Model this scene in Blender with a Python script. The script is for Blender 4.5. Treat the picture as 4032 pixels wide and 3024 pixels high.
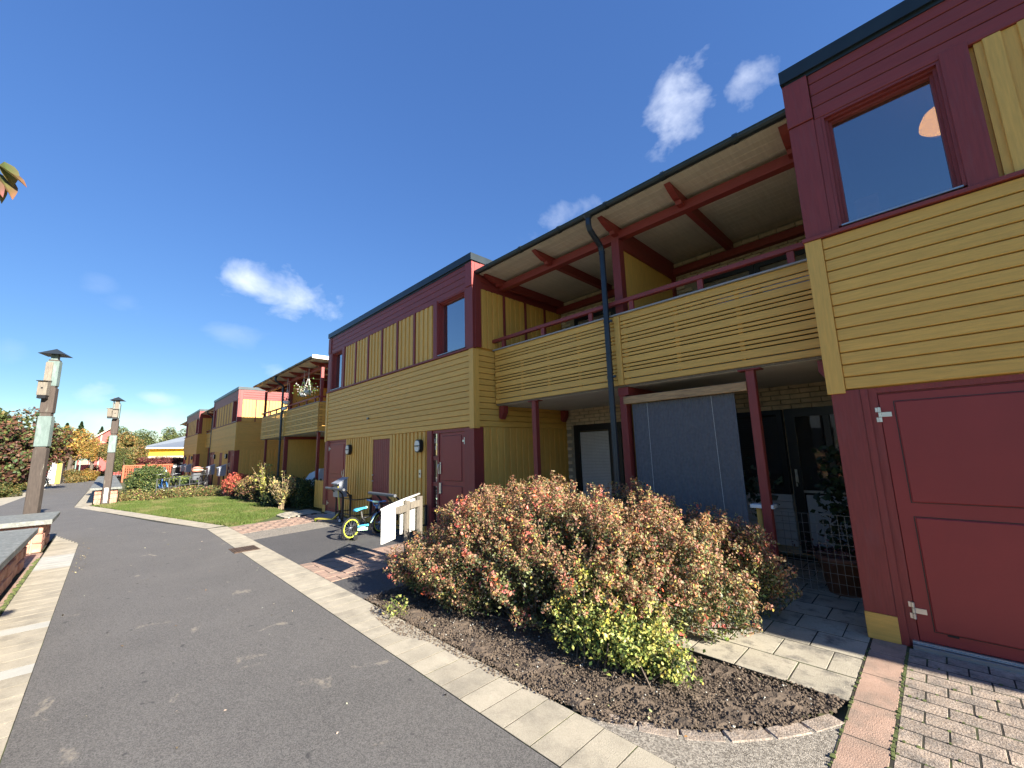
import bpy, bmesh, math, random
import numpy as np
from mathutils import Matrix, Vector, Euler
random.seed(7); RNG = np.random.default_rng(7)
for o in list(bpy.data.objects): bpy.data.objects.remove(o)
SC = bpy.context.scene; COL = SC.collection

# ------------------------------------------------------------------ camera, sky, sun, exposure
H = 1.6
yaw, pit, rol = math.radians(-45.617), math.radians(9.268), math.radians(-1.640)
F = Vector((math.sin(yaw)*math.cos(pit), math.cos(yaw)*math.cos(pit), math.sin(pit)))
r0 = Vector((math.cos(yaw), -math.sin(yaw), 0)); u0 = r0.cross(F)
RR = math.cos(rol)*r0 + math.sin(rol)*u0; UU = -math.sin(rol)*r0 + math.cos(rol)*u0
cd = bpy.data.cameras.new('camera'); cam = bpy.data.objects.new('camera', cd); COL.objects.link(cam)
M = Matrix((RR, UU, -F)).transposed().to_4x4(); M.translation = (0, 0, H); cam.matrix_world = M
cd.sensor_width = 36; cd.lens = 1613.25/4032*36; cd.clip_start = 0.05; cd.clip_end = 1500
SC.camera = cam
SUNV = Vector((2.15, 0.12, 1.0)).normalized()
sel = math.asin(SUNV.z); saz = math.atan2(SUNV.x, SUNV.y)          # azimuth clockwise from +Y
W = bpy.data.worlds.new('World'); SC.world = W; W.use_nodes = True
nt = W.node_tree; nt.nodes.clear()
def N(t, typ, **k):
    n = t.nodes.new(typ)
    for a, b in k.items(): setattr(n, a, b)
    return n
wo = N(nt, 'ShaderNodeOutputWorld'); bg = N(nt, 'ShaderNodeBackground'); sky = N(nt, 'ShaderNodeTexSky')
sky.sky_type = 'NISHITA'; sky.sun_disc = False; sky.sun_elevation = sel; sky.sun_rotation = saz
sky.altitude = 50; sky.air_density = 1.0; sky.dust_density = 0.0; sky.ozone_density = 2.2
bg.inputs['Strength'].default_value = 0.13
tc = N(nt, 'ShaderNodeTexCoord')
nrm = N(nt, 'ShaderNodeVectorMath', operation='NORMALIZE'); nt.links.new(tc.outputs['Generated'], nrm.inputs[0])
def wm(op, a, b=None, c=None):
    n = N(nt, 'ShaderNodeMath', operation=op)
    for i, v in enumerate((a, b, c)):
        if v is None: continue
        if isinstance(v, (int, float)): n.inputs[i].default_value = v
        else: nt.links.new(v, n.inputs[i])
    return n.outputs[0]
def pxdir(x, y): return (F + (x-2016)/1613.25*RR - (y-1512)/1613.25*UU).normalized()
noi = N(nt, 'ShaderNodeTexNoise'); noi.inputs['Scale'].default_value = 8.5; noi.inputs['Detail'].default_value = 5
noi.inputs['Roughness'].default_value = 0.58; noi.inputs['Distortion'].default_value = 0.25
stm = N(nt, 'ShaderNodeMapping'); stm.inputs['Scale'].default_value = (1, 1, 1.6)
nt.links.new(nrm.outputs[0], stm.inputs[0]); nt.links.new(stm.outputs[0], noi.inputs['Vector'])
# (direction, half width, half height, roll, opacity)
CL = [((990, 1130), (1290, 1200), .05, .72), ((900, 1090), (1100, 1130), .04, .75), ((2640, 480), (2790, 350), .075, .8), ((2860, 400), (3010, 300), .045, .6),
      ((2130, 880), (2330, 780), .035, .42), ((360, 1100), (450, 1130), .02, .10), ((420, 1190), (560, 1205), .018, .10),
      ((800, 1290), (1000, 1330), .022, .16), ((1060, 1460), (1140, 1475), .02, .35), ((270, 1545), (440, 1580), .022, .45),
      ((180, 1630), (620, 1660), .022, .5), ((560, 1565), (680, 1570), .012, .4), ((480, 1690), (900, 1700), .03, .45), ((0, 1370), (100, 1380), .02, .1), ((30, 1655), (200, 1670), .02, .4)]
tot = None
for a, b, hh, op in CL:
    A = pxdir(*a); B = pxdir(*b); c = (A+B).normalized(); e1 = (B-A); hw = e1.length/2 + hh*.4; e1.normalize(); e2 = c.cross(e1)
    def dot(v):
        n = N(nt, 'ShaderNodeVectorMath', operation='DOT_PRODUCT'); nt.links.new(nrm.outputs[0], n.inputs[0]); n.inputs[1].default_value = v; return n.outputs['Value']
    x = wm('DIVIDE', dot(tuple(e1)), hw); y = wm('DIVIDE', dot(tuple(e2)), hh)
    x = wm('SUBTRACT', x, e1.dot(c)/hw); y = wm('SUBTRACT', y, e2.dot(c)/hh)
    r2 = wm('ADD', wm('MULTIPLY', x, x), wm('MULTIPLY', y, y))
    m = wm('MULTIPLY', wm('EXPONENT', wm('MULTIPLY', r2, -0.9)), wm('GREATER_THAN', dot(tuple(c)), 0))
    d = wm('SUBTRACT', wm('ADD', wm('MULTIPLY', m, .95), wm('MULTIPLY', wm('SUBTRACT', noi.outputs['Fac'], .5), 2.5)), .40)
    d = wm('MULTIPLY', wm('MULTIPLY', wm('MINIMUM', wm('MAXIMUM', d, 0), 1), op), wm('MINIMUM', wm('MULTIPLY', m, 4), 1))
    tot = d if tot is None else wm('MAXIMUM', tot, d)
# the whole sky is graded alike, deeper blue and with less contrast towards the horizon
sp_ = N(nt, 'ShaderNodeSeparateColor'); nt.links.new(sky.outputs[0], sp_.inputs[0])
vmax = wm('MAXIMUM', wm('MAXIMUM', sp_.outputs[0], sp_.outputs[1]), wm('MAXIMUM', sp_.outputs[2], .001)); vv = wm('MULTIPLY', wm('POWER', vmax, .52), .93)
cb_ = N(nt, 'ShaderNodeCombineColor')
for i_ in range(3): nt.links.new(wm('MULTIPLY', wm('POWER', wm('DIVIDE', sp_.outputs[i_], vmax), 1.6), vv), cb_.inputs[i_])
graded = cb_.outputs[0]
mx = N(nt, 'ShaderNodeMix', data_type='RGBA'); nt.links.new(tot, mx.inputs[0]); nt.links.new(graded, mx.inputs[6])
mx.inputs[7].default_value = (3.1, 3.3, 3.75, 1)
nt.links.new(mx.outputs[2], bg.inputs['Color']); nt.links.new(bg.outputs[0], wo.inputs[0])
sl = bpy.data.lights.new('sun', 'SUN'); sl.energy = 4.8; sl.angle = math.radians(0.53); sl.color = (1, .93, .82)
so = bpy.data.objects.new('sun', sl); so.rotation_euler = SUNV.to_track_quat('Z', 'Y').to_euler(); so.location = (20, 0, 30); COL.objects.link(so)
SC.render.engine = 'CYCLES'
SC.cycles.max_bounces = 8; SC.cycles.diffuse_bounces = 6; SC.cycles.transparent_max_bounces = 12
SC.view_settings.view_transform = 'Standard'; SC.view_settings.look = 'None'
SC.view_settings.exposure = 1.65; SC.view_settings.gamma = 1

# ------------------------------------------------------------------ materials
def mat(name, col, rough=.6, var=.12, sc=6, stretch=(1, 1, 1), bump=.0, bsc=40, metal=0, spec=.5, col2=None, k2=3, thr=(.45, .7), spk=None):
    m = bpy.data.materials.new(name); m.use_nodes = True; t = m.node_tree; p = t.nodes['Principled BSDF']
    p.inputs['Roughness'].default_value = rough; p.inputs['Metallic'].default_value = metal; p.inputs['Specular IOR Level'].default_value = spec
    g = N(t, 'ShaderNodeNewGeometry'); mp = N(t, 'ShaderNodeMapping'); mp.inputs['Scale'].default_value = stretch
    t.links.new(g.outputs['Position'], mp.inputs[0])
    n1 = N(t, 'ShaderNodeTexNoise'); n1.inputs['Scale'].default_value = sc; n1.inputs['Detail'].default_value = 6; t.links.new(mp.outputs[0], n1.inputs['Vector'])
    r = N(t, 'ShaderNodeValToRGB'); t.links.new(n1.outputs['Fac'], r.inputs[0])
    c0 = [max(0, c*(1-var)) for c in col]; c1 = [min(1, c*(1+var)) for c in col]
    r.color_ramp.elements[0].position = .3; r.color_ramp.elements[0].color = (*c0, 1); r.color_ramp.elements[1].position = .7; r.color_ramp.elements[1].color = (*c1, 1)
    out = r.outputs[0]
    # per-object shade so alike pieces differ a little
    oi = N(t, 'ShaderNodeObjectInfo'); mr = N(t, 'ShaderNodeMapRange'); mr.inputs[3].default_value = 1-var*.6; mr.inputs[4].default_value = 1+var*.6
    t.links.new(oi.outputs['Random'], mr.inputs[0]); vm = N(t, 'ShaderNodeVectorMath', operation='SCALE'); t.links.new(out, vm.inputs[0]); t.links.new(mr.outputs[0], vm.inputs['Scale']); out = vm.outputs[0]
    if col2:
        n2 = N(t, 'ShaderNodeTexNoise'); n2.inputs['Scale'].default_value = k2; n2.inputs['Detail'].default_value = 9; n2.inputs['Roughness'].default_value = .65; t.links.new(mp.outputs[0], n2.inputs['Vector'])
        r2 = N(t, 'ShaderNodeMapRange'); r2.inputs[1].default_value = thr[0]; r2.inputs[2].default_value = thr[1]; t.links.new(n2.outputs['Fac'], r2.inputs[0])
        x = N(t, 'ShaderNodeMix', data_type='RGBA'); t.links.new(r2.outputs[0], x.inputs[0]); t.links.new(out, x.inputs[6]); x.inputs[7].default_value = (*col2, 1); out = x.outputs[2]
    if spk:
        ks, amt, c_l, c_d = spk
        v = N(t, 'ShaderNodeTexVoronoi'); v.inputs['Scale'].default_value = ks; t.links.new(g.outputs['Position'], v.inputs['Vector'])
        sp = N(t, 'ShaderNodeSeparateColor'); t.links.new(v.outputs['Color'], sp.inputs[0])
        rr = N(t, 'ShaderNodeValToRGB'); t.links.new(sp.outputs[0], rr.inputs[0]); rr.color_ramp.elements[0].color = (*c_d, 1); rr.color_ramp.elements[1].color = (*c_l, 1)
        x = N(t, 'ShaderNodeMix', data_type='RGBA'); x.inputs[0].default_value = amt; t.links.new(out, x.inputs[6]); t.links.new(rr.outputs[0], x.inputs[7]); out = x.outputs[2]
    t.links.new(out, p.inputs['Base Color'])
    if bump:
        n3 = N(t, 'ShaderNodeTexNoise'); n3.inputs['Scale'].default_value = bsc; n3.inputs['Detail'].default_value = 5; t.links.new(mp.outputs[0], n3.inputs['Vector'])
        b = N(t, 'ShaderNodeBump'); b.inputs['Strength'].default_value = bump; b.inputs['Distance'].default_value = .01; t.links.new(n3.outputs['Fac'], b.inputs['Height']); t.links.new(b.outputs[0], p.inputs['Normal'])
    return m
YEL = (.74, .425, .092); RED = (.25, .038, .032)
Mt = {}
Mt['yh'] = mat('yellow_paint_h', YEL, .55, .10, 5, (1, 1, 12), .25, 14, col2=(.60, .36, .10), k2=2.2, thr=(.58, .85))
Mt['yv'] = mat('yellow_paint_v', YEL, .55, .10, 5, (12, 12, 1), .25, 14, col2=(.60, .36, .10), k2=2.2, thr=(.58, .85))
Mt['rh'] = mat('red_paint_h', RED, .5, .12, 5, (1, 1, 12), .25, 14, col2=(.23, .055, .05), k2=3, thr=(.5, .8))
Mt['rv'] = mat('red_paint_v', RED, .5, .12, 5, (12, 12, 1), .25, 14, col2=(.23, .055, .05), k2=3, thr=(.5, .8))
Mt['door'] = mat('red_door_paint', (.29, .034, .031), .45, .05, 3, (1, 1, 1), .05, 60)
Mt['flash'] = mat('dark_sheet_metal', (.028, .04, .045), .38, .15, 4, metal=.3)
Mt['pipe'] = mat('dark_blue_grey_metal', (.022, .032, .046), .35, .15, 6, metal=.2)
Mt['soffit'] = mat('off_white_boards', (.66, .60, .50), .65, .10, 4, (12, 1, 1), .15, 20, col2=(.56, .48, .38), k2=2, thr=(.5, .8))
Mt['ceil'] = mat('pale_grey_ceiling', (.60, .58, .53), .75, .08, 3)
Mt['brick'] = mat('pale_brick', (.62, .50, .35), .85, .18, 9, bump=.4, bsc=50)
Mt['mortar'] = mat('mortar', (.34, .29, .22), .9, .1, 20)
Mt['cap'] = mat('grey_cap_board', (.34, .34, .35), .6, .1, 8, (1, 8, 8))
Mt['black'] = mat('black_frame', (.012, .012, .013), .4, .2, 5)
Mt['white'] = mat('white_paint', (.78, .77, .73), .45, .05, 8, (1, 1, 8), .05, 30)
Mt['panel'] = mat('pale_panel', (.60, .61, .61), .5, .05, 8)
Mt['wood'] = mat('new_pine_beam', (.50, .30, .13), .6, .25, 9, (1, 8, 8), .2, 30, col2=(.25, .12, .05), k2=4, thr=(.55, .7))
Mt['oldwood'] = mat('weathered_grey_wood', (.22, .19, .145), .85, .22, 12, (6, 6, 1), .5, 30, col2=(.16, .14, .12), k2=7, thr=(.45, .7))
Mt['steel'] = mat('brushed_steel', (.62, .62, .60), .32, .08, 20, metal=.85)
Mt['alu'] = mat('aluminium_sill', (.42, .43, .44), .35, .1, 10, (1, 9, 9), metal=.8)
Mt['galv'] = mat('mailbox_grey', (.30, .32, .36), .45, .06, 6)
Mt['screen'] = mat('charcoal_screen_cloth', (.105, .108, .118), .8, .15, 30)
Mt['blind'] = mat('white_blind', (.9, .91, .9), .5, .05, 5)
Mt['dblind'] = mat('dark_blind', (.07, .07, .075), .4, .1, 5)
Mt['lens'] = mat('milky_glass', (.75, .74, .68), .25, .03, 5)
Mt['asphalt'] = mat('asphalt', (.135, .126, .115), .85, .14, 1.3, bump=.5, bsc=260, spk=(170, .5, (.25, .235, .21), (.035, .033, .031)), col2=(.165, .152, .136), k2=.8, thr=(.45, .75))
def sandy(m):
    t = m.node_tree; p = t.nodes['Principled BSDF']; l = p.inputs['Base Color'].links[0].from_socket; g = N(t, 'ShaderNodeNewGeometry')
    mp = N(t, 'ShaderNodeMapping'); mp.inputs['Scale'].default_value = (1.0, 1.35, 1); t.links.new(g.outputs['Position'], mp.inputs[0])
    a = N(t, 'ShaderNodeTexNoise'); a.inputs['Scale'].default_value = 2.6; a.inputs['Detail'].default_value = 3; a.inputs['Distortion'].default_value = .6; t.links.new(mp.outputs[0], a.inputs['Vector'])
    b = N(t, 'ShaderNodeTexNoise'); b.inputs['Scale'].default_value = 34; b.inputs['Detail'].default_value = 4; t.links.new(mp.outputs[0], b.inputs['Vector'])
    def mm(op, x, y):
        n = N(t, 'ShaderNodeMath', operation=op)
        for i, v in enumerate((x, y)):
            if isinstance(v, float): n.inputs[i].default_value = v
            else: t.links.new(v, n.inputs[i])
        return n.outputs[0]
    f = mm('ADD', mm('MULTIPLY', a.outputs['Fac'], 1.0), mm('MULTIPLY', b.outputs['Fac'], .22)); r = N(t, 'ShaderNodeMapRange'); r.inputs[1].default_value = .79; r.inputs[2].default_value = .87; r.inputs[4].default_value = .5; t.links.new(f, r.inputs[0])
    x = N(t, 'ShaderNodeMix', data_type='RGBA'); t.links.new(r.outputs[0], x.inputs[0]); t.links.new(l, x.inputs[6]); x.inputs[7].default_value = (.42, .36, .27, 1)
    # dark damp or oily blots
    c = N(t, 'ShaderNodeTexNoise'); c.inputs['Scale'].default_value = 7.5; c.inputs['Detail'].default_value = 2; t.links.new(mp.outputs[0], c.inputs['Vector']); r2 = N(t, 'ShaderNodeMapRange'); r2.inputs[1].default_value = .685; r2.inputs[2].default_value = .74; r2.inputs[4].default_value = .6; t.links.new(c.outputs['Fac'], r2.inputs[0])
    y = N(t, 'ShaderNodeMix', data_type='RGBA'); t.links.new(r2.outputs[0], y.inputs[0]); t.links.new(x.outputs[2], y.inputs[6]); y.inputs[7].default_value = (.03, .03, .032, 1)
    t.links.new(y.outputs[2], p.inputs['Base Color'])
sandy(Mt['asphalt'])
Mt['asphalt2'] = mat('darker_asphalt', (.078, .075, .074), .85, .16, 1.7, bump=.6, bsc=260, spk=(150, .5, (.18, .17, .16), (.02, .02, .02)))
Mt['aggr'] = mat('exposed_aggregate', (.27, .235, .185), .85, .2, 5, bump=.8, bsc=200, spk=(115, .7, (.50, .45, .37), (.06, .05, .04)))
Mt['slab'] = mat('concrete_slab', (.44, .385, .285), .85, .14, 5, bump=.35, bsc=150, col2=(.22, .195, .15), k2=3.4, thr=(.5, .78), spk=(180, .18, (.55, .5, .4), (.1, .09, .07)))
Mt['slabw'] = mat('pale_concrete_slab', (.47, .46, .40), .85, .1, 5, bump=.35, bsc=150, spk=(180, .15, (.6, .56, .5), (.2, .18, .15)))
Mt['slab2'] = mat('lichen_slab', (.43, .385, .29), .88, .14, 4, bump=.5, bsc=120, col2=(.13, .12, .10), k2=5.5, thr=(.50, .66), spk=(140, .16, (.55, .5, .42), (.1, .09, .07)))
Mt['pink'] = mat('pink_concrete_slab', (.41, .265, .19), .88, .18, 4, bump=.5, bsc=140, col2=(.24, .18, .135), k2=5, thr=(.45, .66), spk=(150, .15, (.55, .45, .38), (.15, .1, .07)))
Mt['cob'] = mat('cobble_paver', (.37, .285, .21), .9, .26, 3, bump=.7, bsc=90, col2=(.17, .14, .11), k2=8, thr=(.44, .62), spk=(90, .22, (.62, .56, .50), (.13, .1, .08)))
Mt['joint'] = mat('mossy_joint_earth', (.030, .026, .018), .95, .3, 9, col2=(.07, .085, .025), k2=3, thr=(.5, .62))
Mt['moss'] = mat('moss', (.085, .105, .03), .95, .35, 20)
Mt['soil'] = mat('dark_soil', (.120, .088, .062), .95, .3, 14, bump=1, bsc=60, col2=(.17, .128, .09), k2=5, thr=(.5, .7))
Mt['earth'] = mat('earth_and_turf', (.10, .09, .045), .95, .3, 1.5, col2=(.075, .095, .03), k2=.7, thr=(.4, .6))
Mt['turf'] = mat('turf_base', (.07, .10, .022), .95, .3, 4)
Mt['granite'] = mat('grey_granite_cap', (.17, .175, .155), .7, .22, 14, bump=.45, bsc=70, col2=(.32, .32, .29), k2=22, thr=(.52, .66))
Mt['pstone'] = mat('rough_pink_stone', (.46, .23, .16), .9, .22, 6, bump=1, bsc=18, col2=(.58, .38, .28), k2=7, thr=(.5, .7))
Mt['postd'] = mat('dark_stained_post', (.070, .053, .042), .8, .2, 7, (7, 7, 1), .4, 25, col2=(.20, .19, .15), k2=3, thr=(.62, .72))
Mt['patina'] = mat('green_grey_zinc', (.16, .215, .195), .55, .15, 6, (3, 3, 1), col2=(.23, .28, .26), k2=3, thr=(.5, .7))
Mt['hat'] = mat('black_lamp_hat', (.022, .028, .032), .45, .1, 6)
Mt['bark'] = mat('bark', (.13, .10, .075), .9, .3, 8, (3, 3, 1), .8, 20)
Mt['twig'] = mat('pale_twig', (.30, .22, .13), .85, .2, 8)
Mt['rubber'] = mat('black_rubber', (.016, .016, .017), .8, .2, 20)
Mt['bikeblk'] = mat('gloss_black_frame', (.012, .012, .013), .4, .05, 5, spec=.25)
Mt['lime'] = mat('lime_yellow_rim', (.62, .72, .07), .35, .04, 5)
Mt['scoot'] = mat('scooter_yellow', (.55, .48, .08), .4, .08, 9)
Mt['cyan'] = mat('cyan_plastic', (.08, .52, .75), .4, .05, 5)
Mt['blue'] = mat('blue_plastic', (.06, .20, .55), .4, .05, 5)
Mt['mint'] = mat('mint_plastic', (.55, .82, .62), .4, .05, 5)
Mt['rack'] = mat('black_rack_metal', (.02, .02, .022), .5, .1, 6)
Mt['rackbar'] = mat('grey_rack_bar', (.11, .115, .12), .5, .1, 6)
Mt['orange'] = mat('orange_red_fence_paint', (.45, .10, .035), .55, .12, 6)
Mt['redbrick'] = mat('red_cladding', (.42, .085, .075), .7, .12, 3)
Mt['beige'] = mat('beige_trim', (.42, .37, .27), .6, .08, 5)
Mt['greent'] = mat('sea_green_trim', (.15, .25, .20), .5, .08, 5)
Mt['roofg'] = mat('grey_metal_roof', (.19, .215, .245), .45, .10, 1.5, (5, 1, 1), metal=.2)
Mt['brightyel'] = mat('bright_yellow_cladding', (.72, .47, .05), .6, .06, 3)
Mt['terra'] = mat('terracotta', (.20, .09, .055), .85, .15, 8)
Mt['wire'] = mat('galvanised_wire', (.22, .23, .24), .4, .1, 9, metal=.7)
Mt['cover'] = mat('grey_cover_cloth', (.10, .11, .12), .8, .15, 6)
Mt['iron'] = mat('rusty_iron_grate', (.115, .075, .05), .75, .25, 12, metal=.4)
Mt['fcloth'] = mat('red_flower_cloth', (.28, .02, .04), .8, .3, 9, col2=(.6, .55, .55), k2=8, thr=(.55, .62))
Mt['petal'] = mat('white_pink_petal', (.80, .68, .62), .6, .15, 20)
Mt['salmon'] = mat('salmon_cushion', (.72, .33, .22), .7, .1, 9)
Mt['darkroom'] = mat('dark_interior', (.06, .055, .05), .8, .1, 2)
def leafmat(name, tr=.3, rough=.55):
    m = bpy.data.materials.new(name); m.use_nodes = True; t = m.node_tree; p = t.nodes['Principled BSDF']
    a = N(t, 'ShaderNodeAttribute', attribute_name='Col'); t.links.new(a.outputs['Color'], p.inputs['Base Color']); p.inputs['Roughness'].default_value = rough
    p.inputs['Specular IOR Level'].default_value = .35
    tl = N(t, 'ShaderNodeBsdfTranslucent'); t.links.new(a.outputs['Color'], tl.inputs['Color']); mxs = N(t, 'ShaderNodeMixShader'); mxs.inputs[0].default_value = tr
    o = t.nodes['Material Output']; t.links.new(p.outputs[0], mxs.inputs[1]); t.links.new(tl.outputs[0], mxs.inputs[2]); t.links.new(mxs.outputs[0], o.inputs[0]); return m
Mt['leaf'] = leafmat('leaves')
def glassmat(name, tint, base_refl, power=2.5):
    m = bpy.data.materials.new(name); m.use_nodes = True; t = m.node_tree; t.nodes.remove(t.nodes['Principled BSDF'])
    lw = N(t, 'ShaderNodeLayerWeight'); lw.inputs['Blend'].default_value = .5
    pw = N(t, 'ShaderNodeMath', operation='POWER'); pw.inputs[1].default_value = power; t.links.new(lw.outputs['Facing'], pw.inputs[0])
    mr = N(t, 'ShaderNodeMapRange'); mr.inputs[3].default_value = base_refl; t.links.new(pw.outputs[0], mr.inputs[0])
    g = N(t, 'ShaderNodeBsdfGlossy'); g.inputs['Roughness'].default_value = .012; tp = N(t, 'ShaderNodeBsdfTransparent'); tp.inputs[0].default_value = (*tint, 1)
    nz = N(t, 'ShaderNodeTexNoise'); nz.inputs['Scale'].default_value = 1.4; bp = N(t, 'ShaderNodeBump'); bp.inputs['Strength'].default_value = .04; bp.inputs['Distance'].default_value = .02
    gg = N(t, 'ShaderNodeNewGeometry'); t.links.new(gg.outputs['Position'], nz.inputs['Vector']); t.links.new(nz.outputs['Fac'], bp.inputs['Height']); t.links.new(bp.outputs[0], g.inputs['Normal'])
    x = N(t, 'ShaderNodeMixShader'); t.links.new(mr.outputs[0], x.inputs[0]); t.links.new(tp.outputs[0], x.inputs[1]); t.links.new(g.outputs[0], x.inputs[2]); t.links.new(x.outputs[0], t.nodes['Material Output'].inputs[0]); return m
Mt['glass'] = glassmat('window_glass', (.45, .48, .50), .40)
Mt['glass2'] = glassmat('dark_porch_glass', (.95, .95, .95), .06)
Mt['glow'] = bpy.data.materials.new('warm_lamp_glow'); Mt['glow'].use_nodes = True
_p = Mt['glow'].node_tree.nodes['Principled BSDF']; _p.inputs['Emission Color'].default_value = (1, .40, .03, 1); _p.inputs['Emission Strength'].default_value = 2.7; _p.inputs['Base Color'].default_value = (.3, .2, .1, 1)

# ------------------------------------------------------------------ mesh helpers
ORG = {}
def org(o): return ORG.get(o.name, Vector((0, 0, 0))) if o else Vector((0, 0, 0))
def tag(o, label=None, cat=None, group=None, kind=None):
    if label: o['label'] = label
    if cat: o['category'] = cat
    if group: o['group'] = group
    if kind: o['kind'] = kind
    return o
def thing(name, label, cat, loc=(0, 0, 0), rz=0, group=None, local=False):
    o = bpy.data.objects.new(name, None); COL.objects.link(o); o.location = loc; o.rotation_euler = (0, 0, rz); o.empty_display_size = .1
    tag(o, label, cat, group); ORG[o.name] = Vector((0, 0, 0)) if local else Vector(loc); return o
class MB:
    def __init__(s): s.v = []; s.f = []
    def box(s, x0, x1, y0, y1, z0, z1):
        b = len(s.v); s.v += [(x0, y0, z0), (x1, y0, z0), (x1, y1, z0), (x0, y1, z0), (x0, y0, z1), (x1, y0, z1), (x1, y1, z1), (x0, y1, z1)]
        s.f += [tuple(b+i for i in q) for q in ((0, 3, 2, 1), (4, 5, 6, 7), (0, 1, 5, 4), (1, 2, 6, 5), (2, 3, 7, 6), (3, 0, 4, 7))]; return s
    def bar(s, a, b, w, h=None, up=(0, 0, 1)):
        a = Vector(a); b = Vector(b); h = h or w; d = (b-a).normalized(); u = Vector(up)
        if abs(d.dot(u)) > .98: u = Vector((0, 1, 0))
        x = d.cross(u).normalized(); u = x.cross(d); n = len(s.v)
        for p in (a, b):
            for i, j in ((-1, -1), (1, -1), (1, 1), (-1, 1)): s.v.append(tuple(p + x*i*w/2 + u*j*h/2))
        s.f += [tuple(n+i for i in q) for q in ((0, 3, 2, 1), (4, 5, 6, 7), (0, 1, 5, 4), (1, 2, 6, 5), (2, 3, 7, 6), (3, 0, 4, 7))]; return s
    def tube(s, pts, r, n=8, closed=False):
        pts = [Vector(p) for p in pts]; rs = r if isinstance(r, (list, tuple)) else [r]*len(pts); base = len(s.v); L = len(pts); px = None
        for i, p in enumerate(pts):
            q0 = pts[(i-1) % L] if (closed or i) else p; q1 = pts[(i+1) % L] if (closed or i < L-1) else p
            d = (q1-q0).normalized()
            if px is None:
                px = d.orthogonal().normalized()
            px = (px - d*px.dot(d)).normalized(); py = d.cross(px)
            for k in range(n):
                a = 2*math.pi*k/n; s.v.append(tuple(p + (px*math.cos(a)+py*math.sin(a))*rs[i]))
        for i in range(L if closed else L-1):
            for k in range(n):
                a = base+i*n; b = base+((i+1) % L)*n; s.f.append((a+k, a+(k+1) % n, b+(k+1) % n, b+k))
        if not closed:
            s.f.append(tuple(base+k for k in range(n))[::-1]); s.f.append(tuple(base+(L-1)*n+k for k in range(n)))
        return s
    def prism(s, poly, z0, z1):
        n = len(poly); b = len(s.v); s.v += [(x, y, z0) for x, y in poly] + [(x, y, z1) for x, y in poly]
        s.f.append(tuple(b+i for i in range(n))[::-1]); s.f.append(tuple(b+n+i for i in range(n)))
        for i in range(n): s.f.append((b+i, b+(i+1) % n, b+n+(i+1) % n, b+n+i))
        return s
    def lathe(s, prof, c=(0, 0, 0), n=20):
        b = len(s.v); m = len(prof)
        for r, z in prof:
            for k in range(n):
                a = 2*math.pi*k/n; s.v.append((c[0]+r*math.cos(a), c[1]+r*math.sin(a), c[2]+z))
        for i in range(m-1):
            for k in range(n): s.f.append((b+i*n+k, b+i*n+(k+1) % n, b+(i+1)*n+(k+1) % n, b+(i+1)*n+k))
        return s
    def mesh(s, name, smooth=False):
        me = bpy.data.meshes.new(name); me.from_pydata(s.v, [], s.f); me.update()
        if smooth: me.polygons.foreach_set('use_smooth', [True]*len(me.polygons))
        return me
    def put(s, name, m, parent=None, smooth=False, bevel=0, **tg):
        me = s.mesh(name, smooth); me.materials.append(Mt[m] if isinstance(m, str) else m)
        if bevel:
            bm = bmesh.new(); bm.from_mesh(me); bmesh.ops.recalc_face_normals(bm, faces=bm.faces)
            bmesh.ops.bevel(bm, geom=bm.edges[:], offset=bevel, segments=1, affect='EDGES'); bm.to_mesh(me); bm.free()
        else:
            bm = bmesh.new(); bm.from_mesh(me); bmesh.ops.recalc_face_normals(bm, faces=bm.faces); bm.to_mesh(me); bm.free()
        o = bpy.data.objects.new(name, me); COL.objects.link(o)
        if parent:
            o.parent = parent; g = org(parent)
            me.transform(Matrix.Translation(-g)); ORG[o.name] = g
        return tag(o, **tg)
CACHE = {}
def boxmesh(w, d, h, m, b):
    k = (round(w, 3), round(d, 3), round(h, 3), m, b)
    if k not in CACHE:
        mb = MB().box(-w/2, w/2, -d/2, d/2, -h/2, h/2); me = mb.mesh('piece'); me.materials.append(Mt[m])
        if b:
            bm = bmesh.new(); bm.from_mesh(me); bmesh.ops.bevel(bm, geom=bm.edges[:], offset=min(b, w/3, d/3, h/3), segments=1, affect='EDGES'); bm.to_mesh(me); bm.free()
        CACHE[k] = me
    return CACHE[k]
def bx(par, name, m, x0, x1, y0, y1, z0, z1, b=.003, rz=0, **tg):
    o = bpy.data.objects.new(name, boxmesh(x1-x0, y1-y0, z1-z0, m, b)); COL.objects.link(o)
    w = Vector(((x0+x1)/2, (y0+y1)/2, (z0+z1)/2))
    if par: o.parent = par; o.location = w - org(par)
    else: o.location = w
    ORG[o.name] = w; o.rotation_euler = (0, 0, rz)
    return tag(o, **tg)
def copy_tree(o, parent=None):
    c = o.copy(); COL.objects.link(c); c.parent = parent
    for ch in o.children: copy_tree(ch, c)
    return c
def text(s, size, m, name, par, M4, ext=.001):
    cu = bpy.data.curves.new('txt', 'FONT'); cu.body = s; cu.size = size; cu.extrude = ext; cu.align_x = 'CENTER'; cu.align_y = 'CENTER'
    t = bpy.data.objects.new('txt', cu); COL.objects.link(t); dg = bpy.context.evaluated_depsgraph_get(); me = bpy.data.meshes.new_from_object(t.evaluated_get(dg)); bpy.data.objects.remove(t)
    me.materials.clear(); me.materials.append(Mt[m]); me.transform(M4)
    o = bpy.data.objects.new(name, me); COL.objects.link(o)
    if par: o.parent = par; me.transform(Matrix.Translation(-org(par)))
    return o
def xz(x, y, z, flip=False):   # text plane facing -Y at a point
    return Matrix.Translation((x, y, z)) @ Matrix.Rotation(math.pi/2, 4, 'X')

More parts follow.
